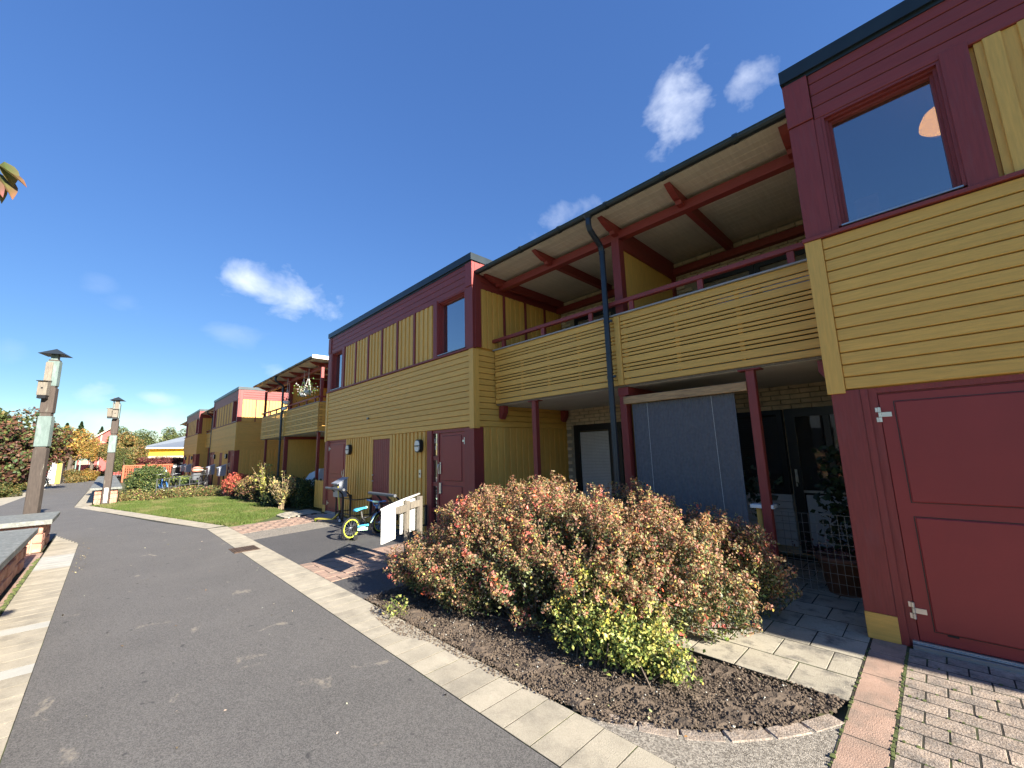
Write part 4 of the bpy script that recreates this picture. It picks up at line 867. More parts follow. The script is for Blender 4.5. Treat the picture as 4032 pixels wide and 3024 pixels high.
m = MB(); m.tube([(.42+.062*math.cos(a*.5236), -.055, .17+.062*math.sin(a*.5236)) for a in range(12)], .006, 6, True); m.tube([(.42, -.07, .17), (.47, -.085, .06)], .009, 8); m.tube([(.42, .07, .17), (.37, .085, .28)], .009, 8)
m.box(.43, .51, -.15, -.085, .048, .068); m.box(.33, .41, .085, .15, .27, .29); m.put('crank', 'rack', kb)
hb = MB(); hb.tube([(.62, 0, .50), (.61, 0, .56)], .016, 8); hb.tube([(.60, .27, .66), (.595, .10, .645), (.60, .06, .56), (.60, -.06, .56), (.595, -.10, .645), (.60, -.27, .66)], .012, 8); h_ = hb.put('handlebar', 'blue', kb, smooth=True)
m = MB(); m.tube([(.597, -.085, .635), (.597, .085, .635)], .024, 10); m.put('bar_pad', 'mint', h_)
m = MB(); m.tube([(.60, .19, .655), (.60, .28, .662)], .016, 8); m.tube([(.60, -.19, .655), (.60, -.28, .662)], .016, 8); m.put('grip', 'blue', h_)
m = MB(); m.box(.635, .655, -.06, .06, .50, .58); m.put('number_plate', 'white', h_)
m = MB(); n = 7
for i in range(n):
    a = math.radians(168-i*11); m.v += [(.72+.235*math.cos(a), -.032, .205+.235*math.sin(a)), (.72+.245*math.cos(a), 0, .205+.245*math.sin(a)), (.72+.235*math.cos(a), .032, .205+.235*math.sin(a))]
for i in range(n-1):
    for k in range(2): m.f.append((i*3+k, i*3+k+1, i*3+k+4, i*3+k+3))
m.put('mudguard', 'blue', kb)
m = MB(); m.tube([(0, .06, .2), (-.03, .17, .06)], .008, 6); m.tube([(0, -.06, .2), (-.03, -.17, .06)], .008, 6)
for s in (-1, 1): m.tube([(-.03, .16*s, .055), (-.03, .185*s, .055)], .05, 12)
m.put('training_wheels', 'rubber', kb)
# ------------------------------------------------------------------ scooter
sk = thing('kick_scooter', 'yellow kick scooter leaning near the mailbox of the second house', 'scooter', (-11.0, 3.83, 0), math.atan2(.38, .78), local=True)
m = MB(); m.box(0.03, .56, -.055, .055, .075, .095); m.bar((.54, 0, .085), (.72, 0, .22), .09, .025); m.put('deck', 'scoot', sk)
m = MB(); m.tube([(.735, 0, .12), (.73, 0, .30)], .024, 10); m.put('head_tube', 'bikeblk', sk); 
m = MB(); m.tube([(.73, 0, .28), (.655, 0, .86)], .020, 10); m.tube([(.655, 0, .80), (.66, .10, .74)], .012, 6); m.put('stem', 'scoot', sk)
m = MB(); m.tube([(.65, -.20, .88), (.65, .20, .88)], .018, 10); m.put('handlebar', 'bikeblk', sk)
for x in (.0, .745):
    w = MB().tube([(x+.045*math.cos(a*.5236), 0, .056+.045*math.sin(a*.5236)) for a in range(12)], .014, 8, True).put('wheel', 'rubber', sk, smooth=True); m = MB(); m.tube([(x, -.014, .056), (x, .014, .056)], .036, 12); m.put('hub', 'panel' if x else 'lime', w)
# ------------------------------------------------------------------ bicycle racks (curved arms on a wall frame)
def rack(x0, label):
    r = thing('bicycle_rack', label, 'bicycle rack', (x0, 4.3, 0), group='black bicycle racks on the yellow wall')
    m = MB(); m.tube([(x0-.08, 3.98, .82), (x0+1.02, 3.98, .82)], .030, 10); m.put('top_bar', 'rackbar', r)
    m = MB()
    for i in range(3):
        for d in (0, .055):
            x = x0+.05+i*.42+d; m.tube([(x, 3.98, .80), (x, 4.07, .78), (x, 4.16, .68), (x, 4.19, .52), (x, 4.19, .04)], .011, 6)
    m.put('curved_arms', 'rack', r)
    m = MB()
    for z in (.22, .58): m.tube([(x0+.0, 4.20, z), (x0+1.15, 4.20, z)], .012, 6); m.tube([(x0+1.15, 4.20, z), (x0+1.15, 4.58, z)], .012, 6); m.tube([(x0, 4.20, z), (x0, 4.58, z)], .012, 6)
    m.box(x0+1.12, x0+1.17, 4.56, 4.60, .2, .6); m.box(x0-.02, x0+.03, 4.56, 4.60, .2, .6); m.put('rack_frame', 'rack', r)
    return r
rack(-10.75, 'black bicycle rack behind the yellow scooter'); rack(-8.35, 'black bicycle rack behind the kids bicycle by the shed door')
# ------------------------------------------------------------------ white board on weathered posts
P0 = Vector((-4.98, 2.53, 0)); ang = math.atan2(.87, -.60)
wb = thing('white_board', 'white painted board with sloping top rail on grey posts, half hidden by the autumn shrub', 'board', P0, ang, local=True)
def top(s): return .925+.052*min(1, s/.5)-.012*(max(0, .25-s)/.25)**1.5 if s < .5 else .962+.03*(s-.5)/.6-.0*s
m = MB()
def pane(m, s0, s1, z0, z1, y0=-.012, y1=.012): m.box(s0, s1, y0, y1, z0, z1)
m = MB(); m.v = []; poly = [(.0, .50), (.34, .50), (.34, .81), (.51, .81), (.51, .52), (.56, .52), (.56, .955), (.30, .945), (.0, .915)]
for y in (-.012, .012): m.v += [(s, y, z) for s, z in poly]
n = len(poly); m.f = [tuple(range(n)), tuple(range(2*n-1, n-1, -1))]+[(i, (i+1) % n, n+(i+1) % n, n+i) for i in range(n)]; m.put('board_panel', 'white', wb)
bx(wb, 'board_panel', 'white', .70, .95, -.012, .012, .50, .95, .002)
m = MB(); m.tube([(-.03, 0, .915), (.15, 0, .935), (.35, 0, .952), (.6, 0, .968), (1.12, 0, .995)], .017, 10); m.put('top_rail', 'white', wb, smooth=True)
bx(wb, 'post', 'oldwood', .585, .675, -.06, -.012, 0, .945, .004); bx(wb, 'post', 'oldwood', 1.02, 1.11, -.06, -.0, 0, .965, .004)
bx(wb, 'cross_block', 'oldwood', .33, .57, -.075, -.014, .815, .905, .004); bx(wb, 'cross_block', 'oldwood', .70, 1.0, -.07, -.014, .83, .92, .004)
# ------------------------------------------------------------------ big autumn shrub
def shrub(name, label, dome, ns, per, L, rr, s, tip_pal, tip_w, in_pal, in_w, root_c, spr=.25, group=None, fill=0, lean=(0, 0, 0), coral=0, stems=True, cat='shrub', flat=1.0, zmin=.08, tilt=.55):
    """dome(u,v)->x,y,z surface; shoots end on it"""
    t = thing(name, label, cat, (*root_c, 0), group=group)
    C = []; NN = []; S = []; K = []; SM = MB()
    for i in range(ns):
        tip, out = dome(); tip = Vector(tip); out = Vector(out).normalized()
        d = (out*tilt+Vector((0, 0, 1))*(1-tilt)+Vector((jit(spr), jit(spr), jit(spr)*.5))).normalized(); ln = L*random.uniform(.6, 1.25); tip = tip + d*jit(.08)
        depth = random.random()**2*.30; tip = tip - out*depth
        n = int(per*random.uniform(.6, 1.3)); tt = RNG.uniform(0, 1, n)**.8; base = np.array(tip - d*ln); dd = np.array(d)*ln
        rad = rr*random.uniform(.7, 1.25)*(1-.55*tt)*np.sqrt(RNG.uniform(.1, 1, n)); a = RNG.uniform(0, 6.283, n)
        e1 = np.array(d.orthogonal().normalized()); e2 = np.cross(np.array(d), e1); off = (np.cos(a)[:, None]*e1+np.sin(a)[:, None]*e2)
        P = base+tt[:, None]*dd+off*rad[:, None]; nr = off*.6+np.array(d)*.7+RNG.normal(0, .5, (n, 3)); C.append(P); NN.append(nr); 
        hue = random.random(); red = random.random() < coral
        sz = s*RNG.uniform(.6, 1.35, n)*(1.5 if red else 1)
        if red:
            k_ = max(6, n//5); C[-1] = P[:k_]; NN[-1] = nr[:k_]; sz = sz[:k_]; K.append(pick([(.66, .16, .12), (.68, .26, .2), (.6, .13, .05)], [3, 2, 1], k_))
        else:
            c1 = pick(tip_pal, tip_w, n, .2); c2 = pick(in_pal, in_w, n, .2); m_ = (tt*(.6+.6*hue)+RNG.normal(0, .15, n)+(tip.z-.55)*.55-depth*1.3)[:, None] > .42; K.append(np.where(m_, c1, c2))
        S.append(sz)
        if stems and i % 5 == 0: SM.tube([(root_c[0]+(tip.x-root_c[0])*.5+jit(.2), root_c[1]+(tip.y-root_c[1])*.5+jit(.2), 0.0), tuple(tip-d*ln*.9)], .006, 4)
    if fill:
        for i in range(fill):
            tip, out = dome(); k = RNG.uniform(.3, .9); C.append(np.array([[root_c[0]+(tip[0]-root_c[0])*k+jit(.1), root_c[1]+(tip[1]-root_c[1])*k+jit(.1), max(zmin, tip[2]*k*RNG.uniform(.5, 1))]])); NN.append(RNG.normal(size=(1, 3))); S.append([s*1.4]); K.append(pick(in_pal, in_w, 1))
    C = np.concatenate(C); ok = C[:, 2] > .015; leaves('leaves', C[ok], np.concatenate(NN)[ok], np.concatenate([np.asarray(x, float) for x in S])[ok], np.concatenate(K)[ok], t)
    if stems and SM.v: SM.put('branches', 'bark', t)
    return t
def mound(cx, cy, rx, ry, hz, zb=.25, pw=2.0, yaw_=0, noise=.10, low=-.1):
    def f():
        while True:
            th = random.uniform(0, 2*math.pi); ph = math.acos(random.uniform(low, 1)); ph = min(ph, math.pi*.60)
            nx, ny, nz = math.sin(ph)*math.cos(th), math.sin(ph)*math.sin(th), math.cos(ph)
            k = 1+noise*(math.sin(th*5+nz*7)+math.sin(th*3+2)+math.cos(nz*9+th*2))*.5
            x, y = nx*rx*k, ny*ry*k; z = zb+(hz-zb)*(abs(nz)**.8)*(1 if nz > 0 else -.7)*k
            if z < .06: continue
            ca, sa = math.cos(yaw_), math.sin(yaw_)
            return (cx+x*ca-y*sa, cy+x*sa+y*ca, z), (nx/rx*ca-ny/ry*sa, nx/rx*sa+ny/ry*ca, max(nz, 0)/hz+.15)
    return f
def multi(fs, ws):
    def f(): return random.choices(fs, ws)[0]()
    return f
def gappy(f):
    def g():
        for _ in range(30):
            p, o = f(); v = math.sin(p[0]*5.1+p[2]*4.3)*math.cos(p[1]*5.7-p[0]*2.9+1)+.5*math.sin(p[0]*11+p[1]*9+p[2]*13)
            if v > -.33 + max(0, .45-p[2]*.55) or random.random() < .10: return p, o
        return p, o
    return g
dm1 = multi([mound(-2.5, 4.25, .9, .6, 1.22), mound(-1.7, 4.35, .6, .5, 1.0), mound(-3.15, 3.45, 1.55, 1.0, 1.26), mound(-3.95, 2.95, .75, .60, .82), mound(-2.0, 3.75, .78, .80, 1.12), mound(-1.45, 4.4, .38, .50, .88), mound(-4.5, 2.78, .50, .46, .52), mound(-4.6, 3.15, .42, .40, .60)], [1.2, .9, 5, 1.6, 2.2, 1.0, .8, .5])
shrub('autumn_shrub', 'huge rounded shrub with pinkish brown and red autumn leaves filling the near flower bed', gappy(dm1), 3500, 74, .27, .072, .026,
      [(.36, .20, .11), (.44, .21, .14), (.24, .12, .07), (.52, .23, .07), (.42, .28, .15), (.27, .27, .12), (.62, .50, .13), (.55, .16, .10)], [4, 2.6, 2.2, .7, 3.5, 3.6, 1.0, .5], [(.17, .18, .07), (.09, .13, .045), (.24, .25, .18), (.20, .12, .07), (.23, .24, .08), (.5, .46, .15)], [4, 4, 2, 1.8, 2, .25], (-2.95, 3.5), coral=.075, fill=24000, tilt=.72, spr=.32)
dm2 = multi([mound(-2.0, 2.92, .52, .38, .52, .18), mound(-2.12, 3.0, .26, .25, .68, .2), mound(-1.65, 2.95, .36, .28, .36, .12)], [3, 1, 1.2])
shrub('yellow_shrub', 'low shrub with small lime yellow leaves in front of the big autumn shrub', dm2, 420, 34, .22, .06, .026, [YLW, LYL, (.42, .46, .12), (.50, .40, .08)], [4, 3, 3, 1], [(.30, .34, .08), (.14, .19, .05), GRN], [3, 2, 2], (-1.95, 2.95), fill=1500, tilt=.7)
# little seedling at the kerb
tuft(-4.02, 2.22, 130, .13, .17, [(.3, .38, .08), (.35, .33, .1), (.2, .25, .08)], 'weed', label='small leafy yellow-green weed sprouting beside the kerb slabs at the bed edge', cat='plant')
# ------------------------------------------------------------------ hedge and leggy shrubs before the second balcony
def boxdome(x0, x1, y0, y1, h, wob=.06):
    def f():
        s = random.random(); x = random.uniform(x0, x1); 
        if s < .45: return (x, y0+jit(wob), random.uniform(.05, h)), (0, -1, .2)
        if s < .60: return (x1+jit(wob), random.uniform(y0, y1), random.uniform(.05, h)), (1, 0, .2)
        return (x, random.uniform(y0, y1), h+jit(wob)), (0, 0, 1)
    return f
shrub('hedge', 'clipped dark green hedge in the shade before the second balcony', boxdome(-21.5, -13.9, 4.35, 5.0, .86), 1500, 18, .14, .07, .05, [GRN, DGR, OLV], [4, 3, 2], [DGR, GRN], [2, 1], (-17.5, 4.7), stems=False, cat='hedge')
pf = thing('picket_fence', 'short yellow picket fence between the hedge and the left red door', 'fence', (-13.4, 4.75, 0))
for i in range(7): bx(pf, 'picket', 'yv', -13.85+i*.14, -13.85+i*.14+.10, 4.74, 4.76, .05, .88-.02*(i % 2), .01)
bx(pf, 'fence_rail', 'yh', -13.9, -12.9, 4.76, 4.79, .25, .32, .003)
def leggy(name, label, cx, cy, n, h, spread, pal, w, s, per, seedv):
    random.seed(seedv); t = thing(name, label, 'shrub', (cx, cy, 0), group='leggy shrubs along the lawn'); m = MB(); C = []; S = []
    for i in range(n):
        a = random.uniform(0, 6.28); sp = random.uniform(.2, 1)*spread; hh = h*random.uniform(.5, 1); P = [(cx+jit(.08), cy+jit(.08), 0)]
        for k in (.35, .7, 1): P.append((cx+math.cos(a)*sp*k**1.3+jit(.04), cy+math.sin(a)*sp*k**1.3*.7+jit(.04), hh*k**.8))
        m.tube(P, [.014, .010, .007, .003], 5)
        for q in range(per):
            k = random.uniform(.25, 1.02)*3; j = min(2, int(k)); f = k-j; p = [P[j][c]*(1-f)+P[j+1][c]*f+jit(.06) for c in range(3)]; C.append(p); S.append(s*random.uniform(.6, 1.4))
    C = np.array(C); leaves('leaves', C, RNG.normal(size=C.shape), S, pick(pal, w, len(C)), t); m.put('branches', 'twig', t); return t
leggy('leggy_shrub', 'leggy shrub with sparse yellow leaves at the lawn corner by the hedge', -14.6, 4.02, 32, 1.15, .75, [(.50, .42, .15), (.30, .28, .10), (.42, .27, .13), OLV], [3, 2, 2, 2], .07, 20, 3)
leggy('leggy_shrub', 'tall thin shrub with yellow flower heads left of the lawn corner shrub', -16.9, 4.1, 26, 1.45, .85, [(.55, .50, .12), (.28, .28, .08), (.4, .28, .12)], [3, 3, 1], .085, 20, 4)
random.seed(11)
shrub('brown_shrub', 'brownish bushy shrub behind the lawn before the hedge', mound(-18.6, 4.15, 1.5, .55, .95, .3), 520, 26, .3, .10, .055, [(.34, .20, .09), TAN, (.42, .34, .10), BRN, OLV], [3, 3, 2, 2, 2], [OLV, DGR, BRN], [2, 2, 1], (-18.6, 4.15))
shrub('red_shrub', 'coral red shrub at the far end of the lawn', mound(-21.3, 4.15, 1.1, .6, .98, .3), 420, 26, .3, .11, .06, [CRL, (.50, .14, .07), (.45, .22, .08)], [4, 3, 1], [(.25, .07, .04), BRN, OLV], [3, 2, 1], (-21.3, 4.1))
shrub('dark_shrub', 'low dark green shrub under the leggy shrubs beside the lawn', mound(-15.9, 4.2, .9, .4, .42, .15), 260, 20, .2, .1, .06, [OLV, GRN, (.32, .30, .1)], [3, 2, 1], [DGR], [1], (-15.9, 4.2))
# ground cover bed between lawn and far drive
gcp = [(-22.9, .45), (-22.95, 2.0), (-22.3, 3.7), (-23.6, 4.0), (-25.6, 3.2), (-26.0, 1.0), (-25.0, .45)]
def cover(name, P, n, h, s, pal, w, **tg):
    P_ = np.array(P); x0, y0 = P_.min(0); x1, y1 = P_.max(0); X = RNG.uniform(x0, x1, n*3); Y = RNG.uniform(y0, y1, n*3); k = inpoly(X, Y, P); X = X[k][:n]; Y = Y[k][:n]; n = len(X)
    Z = np.abs(RNG.normal(0, 1, n))*h*.45*(1+.5*np.sin(X*2.3)*np.cos(Y*3.1)); C = np.stack([X, Y, np.clip(Z, .01, h)], 1); return leaves(name, C, RNG.normal(size=(n, 3))*[.8, .8, 1]+[0, 0, .8], RNG.uniform(.6, 1.3, n)*s, pick(pal, w, n), **tg)
cover('ground_cover', gcp, 9000, .38, .075, [(.24, .17, .07), (.34, .33, .10), OLV, (.28, .13, .08), GRN], [3, 3, 4, 1.5, 2], kind='stuff')
cover('ground_cover', [(-26, 3.4), (-23.7, 4.1), (-33, 4.3), (-33, 3.2), (-27, 2.3)], 1500, .06, .05, [GRN, OLV, (.3, .25, .1)], [2, 2, 1], kind='stuff')
sheet('pale_path', [(-25.8, 2.2), (-26.6, 1.2), (-50, 1.8), (-50, 4.5), (-24, 4.5), (-23.7, 4.15)], -.006, 'pink')
shrub('green_shrub', 'rounded dark green shrub right of the long low wall', mound(-26.3, 1.45, 1.25, .85, 1.42, .35), 800, 26, .35, .13, .07, [GRN, (.10, .14, .04), OLV, (.34, .34, .1)], [4, 3, 2, 1], [DGR, GRN], [2, 1], (-26.3, 1.4))
shrub('green_shrub', 'bushy green plants in front of the far doors', mound(-33.5, 3.6, 2.2, .8, .62, .25), 500, 24, .3, .14, .09, [(.14, .2, .05), GRN, (.3, .34, .09)], [3, 2, 2], [DGR], [1], (-33.5, 3.6), stems=False)
# ------------------------------------------------------------------ adult bicycles and the railing
def bike(loc, rz, col, label, basket=True, scale=1.0):
    t = thing('bicycle', label, 'bicycle', loc, rz, 'parked bicycles', local=True); t.scale = (scale,)*3
    wheel(t, 0, .34, 'steel', wt=.02, spokes=20); wheel(t, 1.06, .34, 'steel', wt=.02, spokes=20)
    f = MB(); f.tube([(.82, 0, .88), (.88, 0, .68), (1.06, 0, .34)], .017, 8); f.tube([(.86, 0, .74), (.42, 0, .30)], .018, 8); f.tube([(.86, 0, .66), (.55, 0, .38), (.44, 0, .34)], .015, 8); f.tube([(.28, 0, .82), (.42, 0, .30)], .017, 8)
    for s in (-1, 1): f.tube([(.42, .03*s, .30), (0, .05*s, .34)], .010, 6); f.tube([(.31, .02*s, .72), (0, .05*s, .34)], .009, 6)
    f.put('frame', col, t, smooth=True)
    m = MB(); m.tube([(.28, 0, .82), (.25, 0, .93)], .012, 8); m.box(.12, .38, -.07, .07, .93, .975); m.put('saddle', 'bikeblk', t)
    m = MB(); m.tube([(.82, 0, .88), (.80, 0, 1.02)], .014, 8); m.tube([(.62, -.28, 1.04), (.78, -.18, 1.05), (.82, 0, 1.02), (.78, .18, 1.05), (.62, .28, 1.04)], .012, 8); m.put('handlebar', 'steel', t)
    for x in (0, 1.06):
        m = MB(); m.tube([(x+.375*math.cos(math.radians(a)), 0, .34+.375*math.sin(math.radians(a))) for a in range(20, 175, 12)], .022, 6); m.put('mudguard', col, t)
    m = MB(); m.box(-.28, .22, -.06, .06, .73, .745); m.tube([(-.2, .05, .74), (0, .06, .34)], .006, 5); m.tube([(-.2, -.05, .74), (0, -.06, .34)], .006, 5); m.put('carrier', 'rack', t)
    m = MB(); m.tube([(.42, -.06, .30), (.50, -.07, .15)], .01, 6); m.tube([(.42, .06, .30), (.34, .07, .45)], .01, 6); m.box(.45, .55, -.16, -.07, .14, .16); m.box(.29, .39, .07, .16, .44, .46); m.put('crank', 'rack', t)
    if basket:
        m = MB()
        for z in (.80, .92, 1.04): m.tube([(.92, -.17, z), (1.18, -.17, z), (1.18, .17, z), (.92, .17, z)], .006, 4, True)
        for k in range(9):
            for y in (-.17, .17): m.tube([(.92+k*.0325, y, .80), (.92+k*.0325, y, 1.04)], .004, 4)
            m.tube([(1.18, -.17+k*.0425, .80), (1.18, -.17+k*.0425, 1.04)], .004, 4)
        m.put('basket', 'rack', t)
    return t
bike((-24.9, 1.95, 0), math.radians(195), 'blue', 'blue bicycle with white wheel at the left end of the railing', scale=.95)
bike((-26.2, 2.5, 0), math.radians(188), 'bikeblk', 'black bicycle second from the left at the railing', False, .9)
bike((-25.6, 3.15, 0), math.radians(172), 'bikeblk', 'small dark bicycle leaning low at the middle of the railing', False, .62)
bike((-29.2, 3.85, 0), math.radians(5), 'bikeblk', 'bicycle with front basket parked near the third house door', True, 1.0)
rl = thing('railing', 'thin metal railing between the lawn and the bicycles', 'railing', (-24, 1.6, 0)); m = MB()
A = Vector((-24.0, 1.62, 0)); B = Vector((-28.6, 4.05, 0))
for z in (.40, .80): m.tube([tuple(A+Vector((0, 0, z))), tuple(B+Vector((0, 0, z)))], .018, 6)
m.put('rail', 'rackbar', rl); m = MB()
for i in range(6): q = A.lerp(B, i/5); m.tube([tuple(q), (q.x, q.y, .80)], .016, 6)
m.put('uprights', 'rackbar', rl)
st_ = thing('stroller', 'stroller with salmon pink hood cushion parked beside the third house', 'stroller', (-30.1, 3.75, 0))
m = MB(); m.lathe([(.0, 1.22), (.16, 1.20), (.27, 1.10), (.28, .98), (.18, .92), (0, .90)], (-30.1, 3.75, 0), 16); m.put('hood', 'salmon', st_, smooth=True)
m = MB(); m.tube([(-30.1, 3.5, 1.0), (-29.9, 3.55, .3)], .02, 6); m.tube([(-30.1, 4.0, 1.0), (-29.9, 3.95, .3)], .02, 6); m.tube([(-29.8, 3.5, 1.15), (-29.8, 4.0, 1.15)], .02, 6); m.tube([(-30.1, 3.5, .9), (-29.8, 3.5, 1.15)], .015, 6); m.tube([(-30.1, 4.0, .9), (-29.8, 4.0, 1.15)], .015, 6); m.put('stroller_frame', 'rack', st_)
bx(st_, 'seat', 'cover', -30.3, -29.9, 3.55, 3.95, .45, .85, .05)
for y in (3.5, 4.0):
    for x in (-30.3, -29.85): MB().tube([(x+.13*math.cos(a*.5236), y, .15+.13*math.sin(a*.5236)) for a in range(12)], .02, 6, True).put('wheel', 'rubber', st_)
# ------------------------------------------------------------------ second balcony's hanging baskets, box, furniture
def hangpot(loc, label, pal, w, pot, n=140, r=.20):
    t = thing('hanging_basket', label, 'flower basket', loc, group='hanging flower baskets on the second balcony')
    x, y, z = loc; m = MB(); m.lathe([(.0, z-.14), (.09, z-.14), (.14, z), (.12, z), (.08, z-.11), (0, z-.11)], (x, y, 0), 14); m.put('pot', pot, t, smooth=True)
    m = MB(); [m.tube([(x+math.cos(a)*.13, y+math.sin(a)*.13, z), (x, y, z+.55)], .006, 4) for a in (0, 2.1, 4.2)]; m.tube([(x, y, z+.55), (x, y, 4.80)], .006, 4); m.put('cord', 'white', t)
    C = np.array([x, y, z+.06])+RNG.normal(0, 1, (n, 3))*[r*.7, r*.7, r*.45]; leaves('leaves', C, RNG.normal(size=(n, 3)), RNG.uniform(.04, .09, n), pick(pal, w, n), t)
hangpot((-15.75, 5.0, 3.98), 'hanging basket with leafy green plant and white blooms on the second balcony', [(.15, .3, .07), (.25, .42, .12), (.8, .75, .68)], [3, 3, 2], 'panel', 200, .26)
hangpot((-16.25, 5.0, 3.95), 'hanging basket with pink blooms left of the leafy one', [(.15, .3, .07), (.7, .5, .42), (.8, .72, .65)], [3, 2, 1], 'panel', 120, .2)
hangpot((-18.25, 5.0, 3.85), 'white hanging pot with dark faded flowers on the second balcony', [(.16, .10, .09), (.3, .15, .14), DGR], [3, 1, 2], 'white', 90, .16)
bx(None, 'flower_box', 'panel', -18.95, -18.45, 5.02, 5.10, 3.54, 3.66, .01, label='small pale box hooked over the second balcony rail', cat='box')
m = MB(); m.box(-16.6, -15.9, 6.3, 6.34, 3.3, 4.1); c = m.put('hanging_cloth', 'fcloth', None, label='red cloth with white flowers hanging on the second balcony', cat='cloth')
pc = thing('covered_furniture', 'garden furniture under pale covers on the patio below the second balcony', 'furniture', (-16.6, 5.9, 0))
m = MB(); m.v = [(-17.6, 5.5, .5), (-15.9, 5.5, .5), (-15.9, 6.6, .5), (-17.6, 6.6, .5), (-17.3, 5.7, .95), (-16.2, 5.7, 1.15), (-16.2, 6.4, 1.18), (-17.3, 6.4, 1.0)]; m.f = [(0, 1, 5, 4), (1, 2, 6, 5), (2, 3, 7, 6), (3, 0, 4, 7), (4, 5, 6, 7)]; m.put('cover_sheet', 'panel', pc)
for x in (-17.5, -16): 
    for y in (5.6, 6.5): bx(pc, 'leg', 'rack', x-.02, x+.02, y-.02, y+.02, 0, .52, 0)
# near porch plants
tuft2 = lambda name, label, c, n, r, s, pal, cat='plant': leaves(name, np.array(c)+RNG.normal(0, 1, (n, 3))*np.array(r), RNG.normal(size=(n, 3)), RNG.uniform(.6, 1.3, n)*s, pick(pal, [1]*len(pal), n), label=label, cat=cat)
tuft2('climbing_plant', 'blue-green climbing plant beside the left edge of the grey screen', (-3.03, 5.5, 1.05), 90, (.05, .04, .22), .06, [(.12, .26, .24), (.08, .18, .15)])
tuft2('house_plant', 'large leaved plant between the grey screen and the red post', (-1.62, 5.75, 1.02), 120, (.10, .06, .13), .10, [(.06, .10, .07), (.1, .13, .09)])
ep = thing('potted_plant', 'tall dark ivy plant in a terracotta pot inside the near porch', 'potted plant', (-.86, 5.85, 0))
m = MB(); m.lathe([(.0, .0), (.15, .0), (.22, .34), (.24, .34), (.24, .38), (.19, .38), (.17, .3), (0, .3)], (-.90, 5.80, 0), 20); m.put('pot', 'terra', ep, smooth=True)
n = 520; zc = RNG.uniform(.42, 1.55, n); C = np.stack([-.82+RNG.normal(0, .11, n), 5.85+RNG.normal(0, .10, n), zc], 1); leaves('leaves', C, RNG.normal(size=(n, 3))+[0, -1, .3], RNG.uniform(.05, .10, n), pick([DGR, (.025, .045, .025), (.05, .07, .04)], [2, 2, 1], n), ep)
n = 260; C = np.array([-.92, 5.75, .44])+RNG.normal(0, 1, (n, 3))*[.16, .12, .05]; leaves('blooms', C, RNG.normal(size=(n, 3)), RNG.uniform(.02, .045, n), pick([(.16, .07, .08), (.2, .1, .1)], [1, 1], n), ep, kind='stuff')

# across the street, behind the camera: added for the porch glass to mirror
ah = thing('pale_house', 'pale rendered house across the street, added for the porch door to mirror', 'house', (-6, -14, 0))
bx(ah, 'wall', 'slabw', -10, -3.2, -18, -11, -.03, 4.6, 0); bx(ah, 'roof', 'flash', -10.3, -2.9, -18.3, -10.7, 4.6, 4.8, 0)
for i in range(4): w = bx(ah, 'window', 'black', -9.3+i*1.6, -8.3+i*1.6, -10.999, -10.95, 1, 2.3, 0)
sh_ = bpy.data.objects.get('autumn_shrub'); c = copy_tree(sh_); c.location = (-3.3, -6.2, 0); c['label'] = 'autumn shrub across the street, added for the porch door to mirror'
# ------------------------------------------------------------------ trees and far surroundings
def crown_mesh(seed, n, pal, w, ls, nclump=26, squash=1.0, conifer=False):
    r = np.random.default_rng(seed); C = []; 
    if conifer:
        z = r.uniform(-1, 1, n); rad = (1-z)*.34*(.55+.45*np.abs(np.sin(z*22)))*np.sqrt(r.uniform(.2, 1, n)); a = r.uniform(0, 6.283, n); P = np.stack([rad*np.cos(a), rad*np.sin(a), z], 1)
    else:
        cc = r.normal(size=(nclump, 3)); cc /= np.linalg.norm(cc, axis=1)[:, None]; cc *= r.uniform(.35, .86, (nclump, 1)); cr = r.uniform(.20, .40, nclump)
        k = r.integers(0, nclump, n); d = r.normal(size=(n, 3)); d /= np.linalg.norm(d, axis=1)[:, None]; P = cc[k]+d*(cr[k]*r.uniform(.45, 1.08, n)**.6)[:, None]; P[:, 2] *= squash
    N_ = r.normal(size=(n, 3))+P*1.2+[0, 0, .5]
    c = pick(pal, w, n, .22); 
    o = leaves('crown', P, N_, r.uniform(.6, 1.4, n)*ls, c); me = o.data; bpy.data.objects.remove(o); return me
CR = {
 'rust': crown_mesh(1, 9000, [(.15, .07, .045), (.10, .045, .035), OLV, (.20, .11, .055), GRN], [4, 3, 3, 2, 3], .085),
 'olive': crown_mesh(2, 9000, [OLV, GRN, (.22, .20, .06), (.30, .20, .07)], [3, 3, 3, 1], .085),
 'orange': crown_mesh(3, 9000, [(.42, .24, .055), (.40, .30, .07), (.36, .14, .04), OLV, (.26, .22, .06)], [4, 3, 2, 1.5, 2], .085),
 'tan': crown_mesh(4, 9000, [(.30, .20, .07), (.24, .19, .06), OLV, (.34, .17, .06), GRN], [3, 3, 3, 1, 1], .085),
 'green': crown_mesh(5, 9000, [GRN, OLV, (.12, .15, .05), (.24, .24, .07)], [3, 3, 3, 1], .075),
 'maroon': crown_mesh(6, 5000, [(.22, .06, .06), (.16, .05, .05), (.28, .12, .09)], [3, 3, 2], .10),
 'pine': crown_mesh(7, 5000, [DGR, (.04, .06, .035), GRN], [3, 2, 1], .075, conifer=True)}
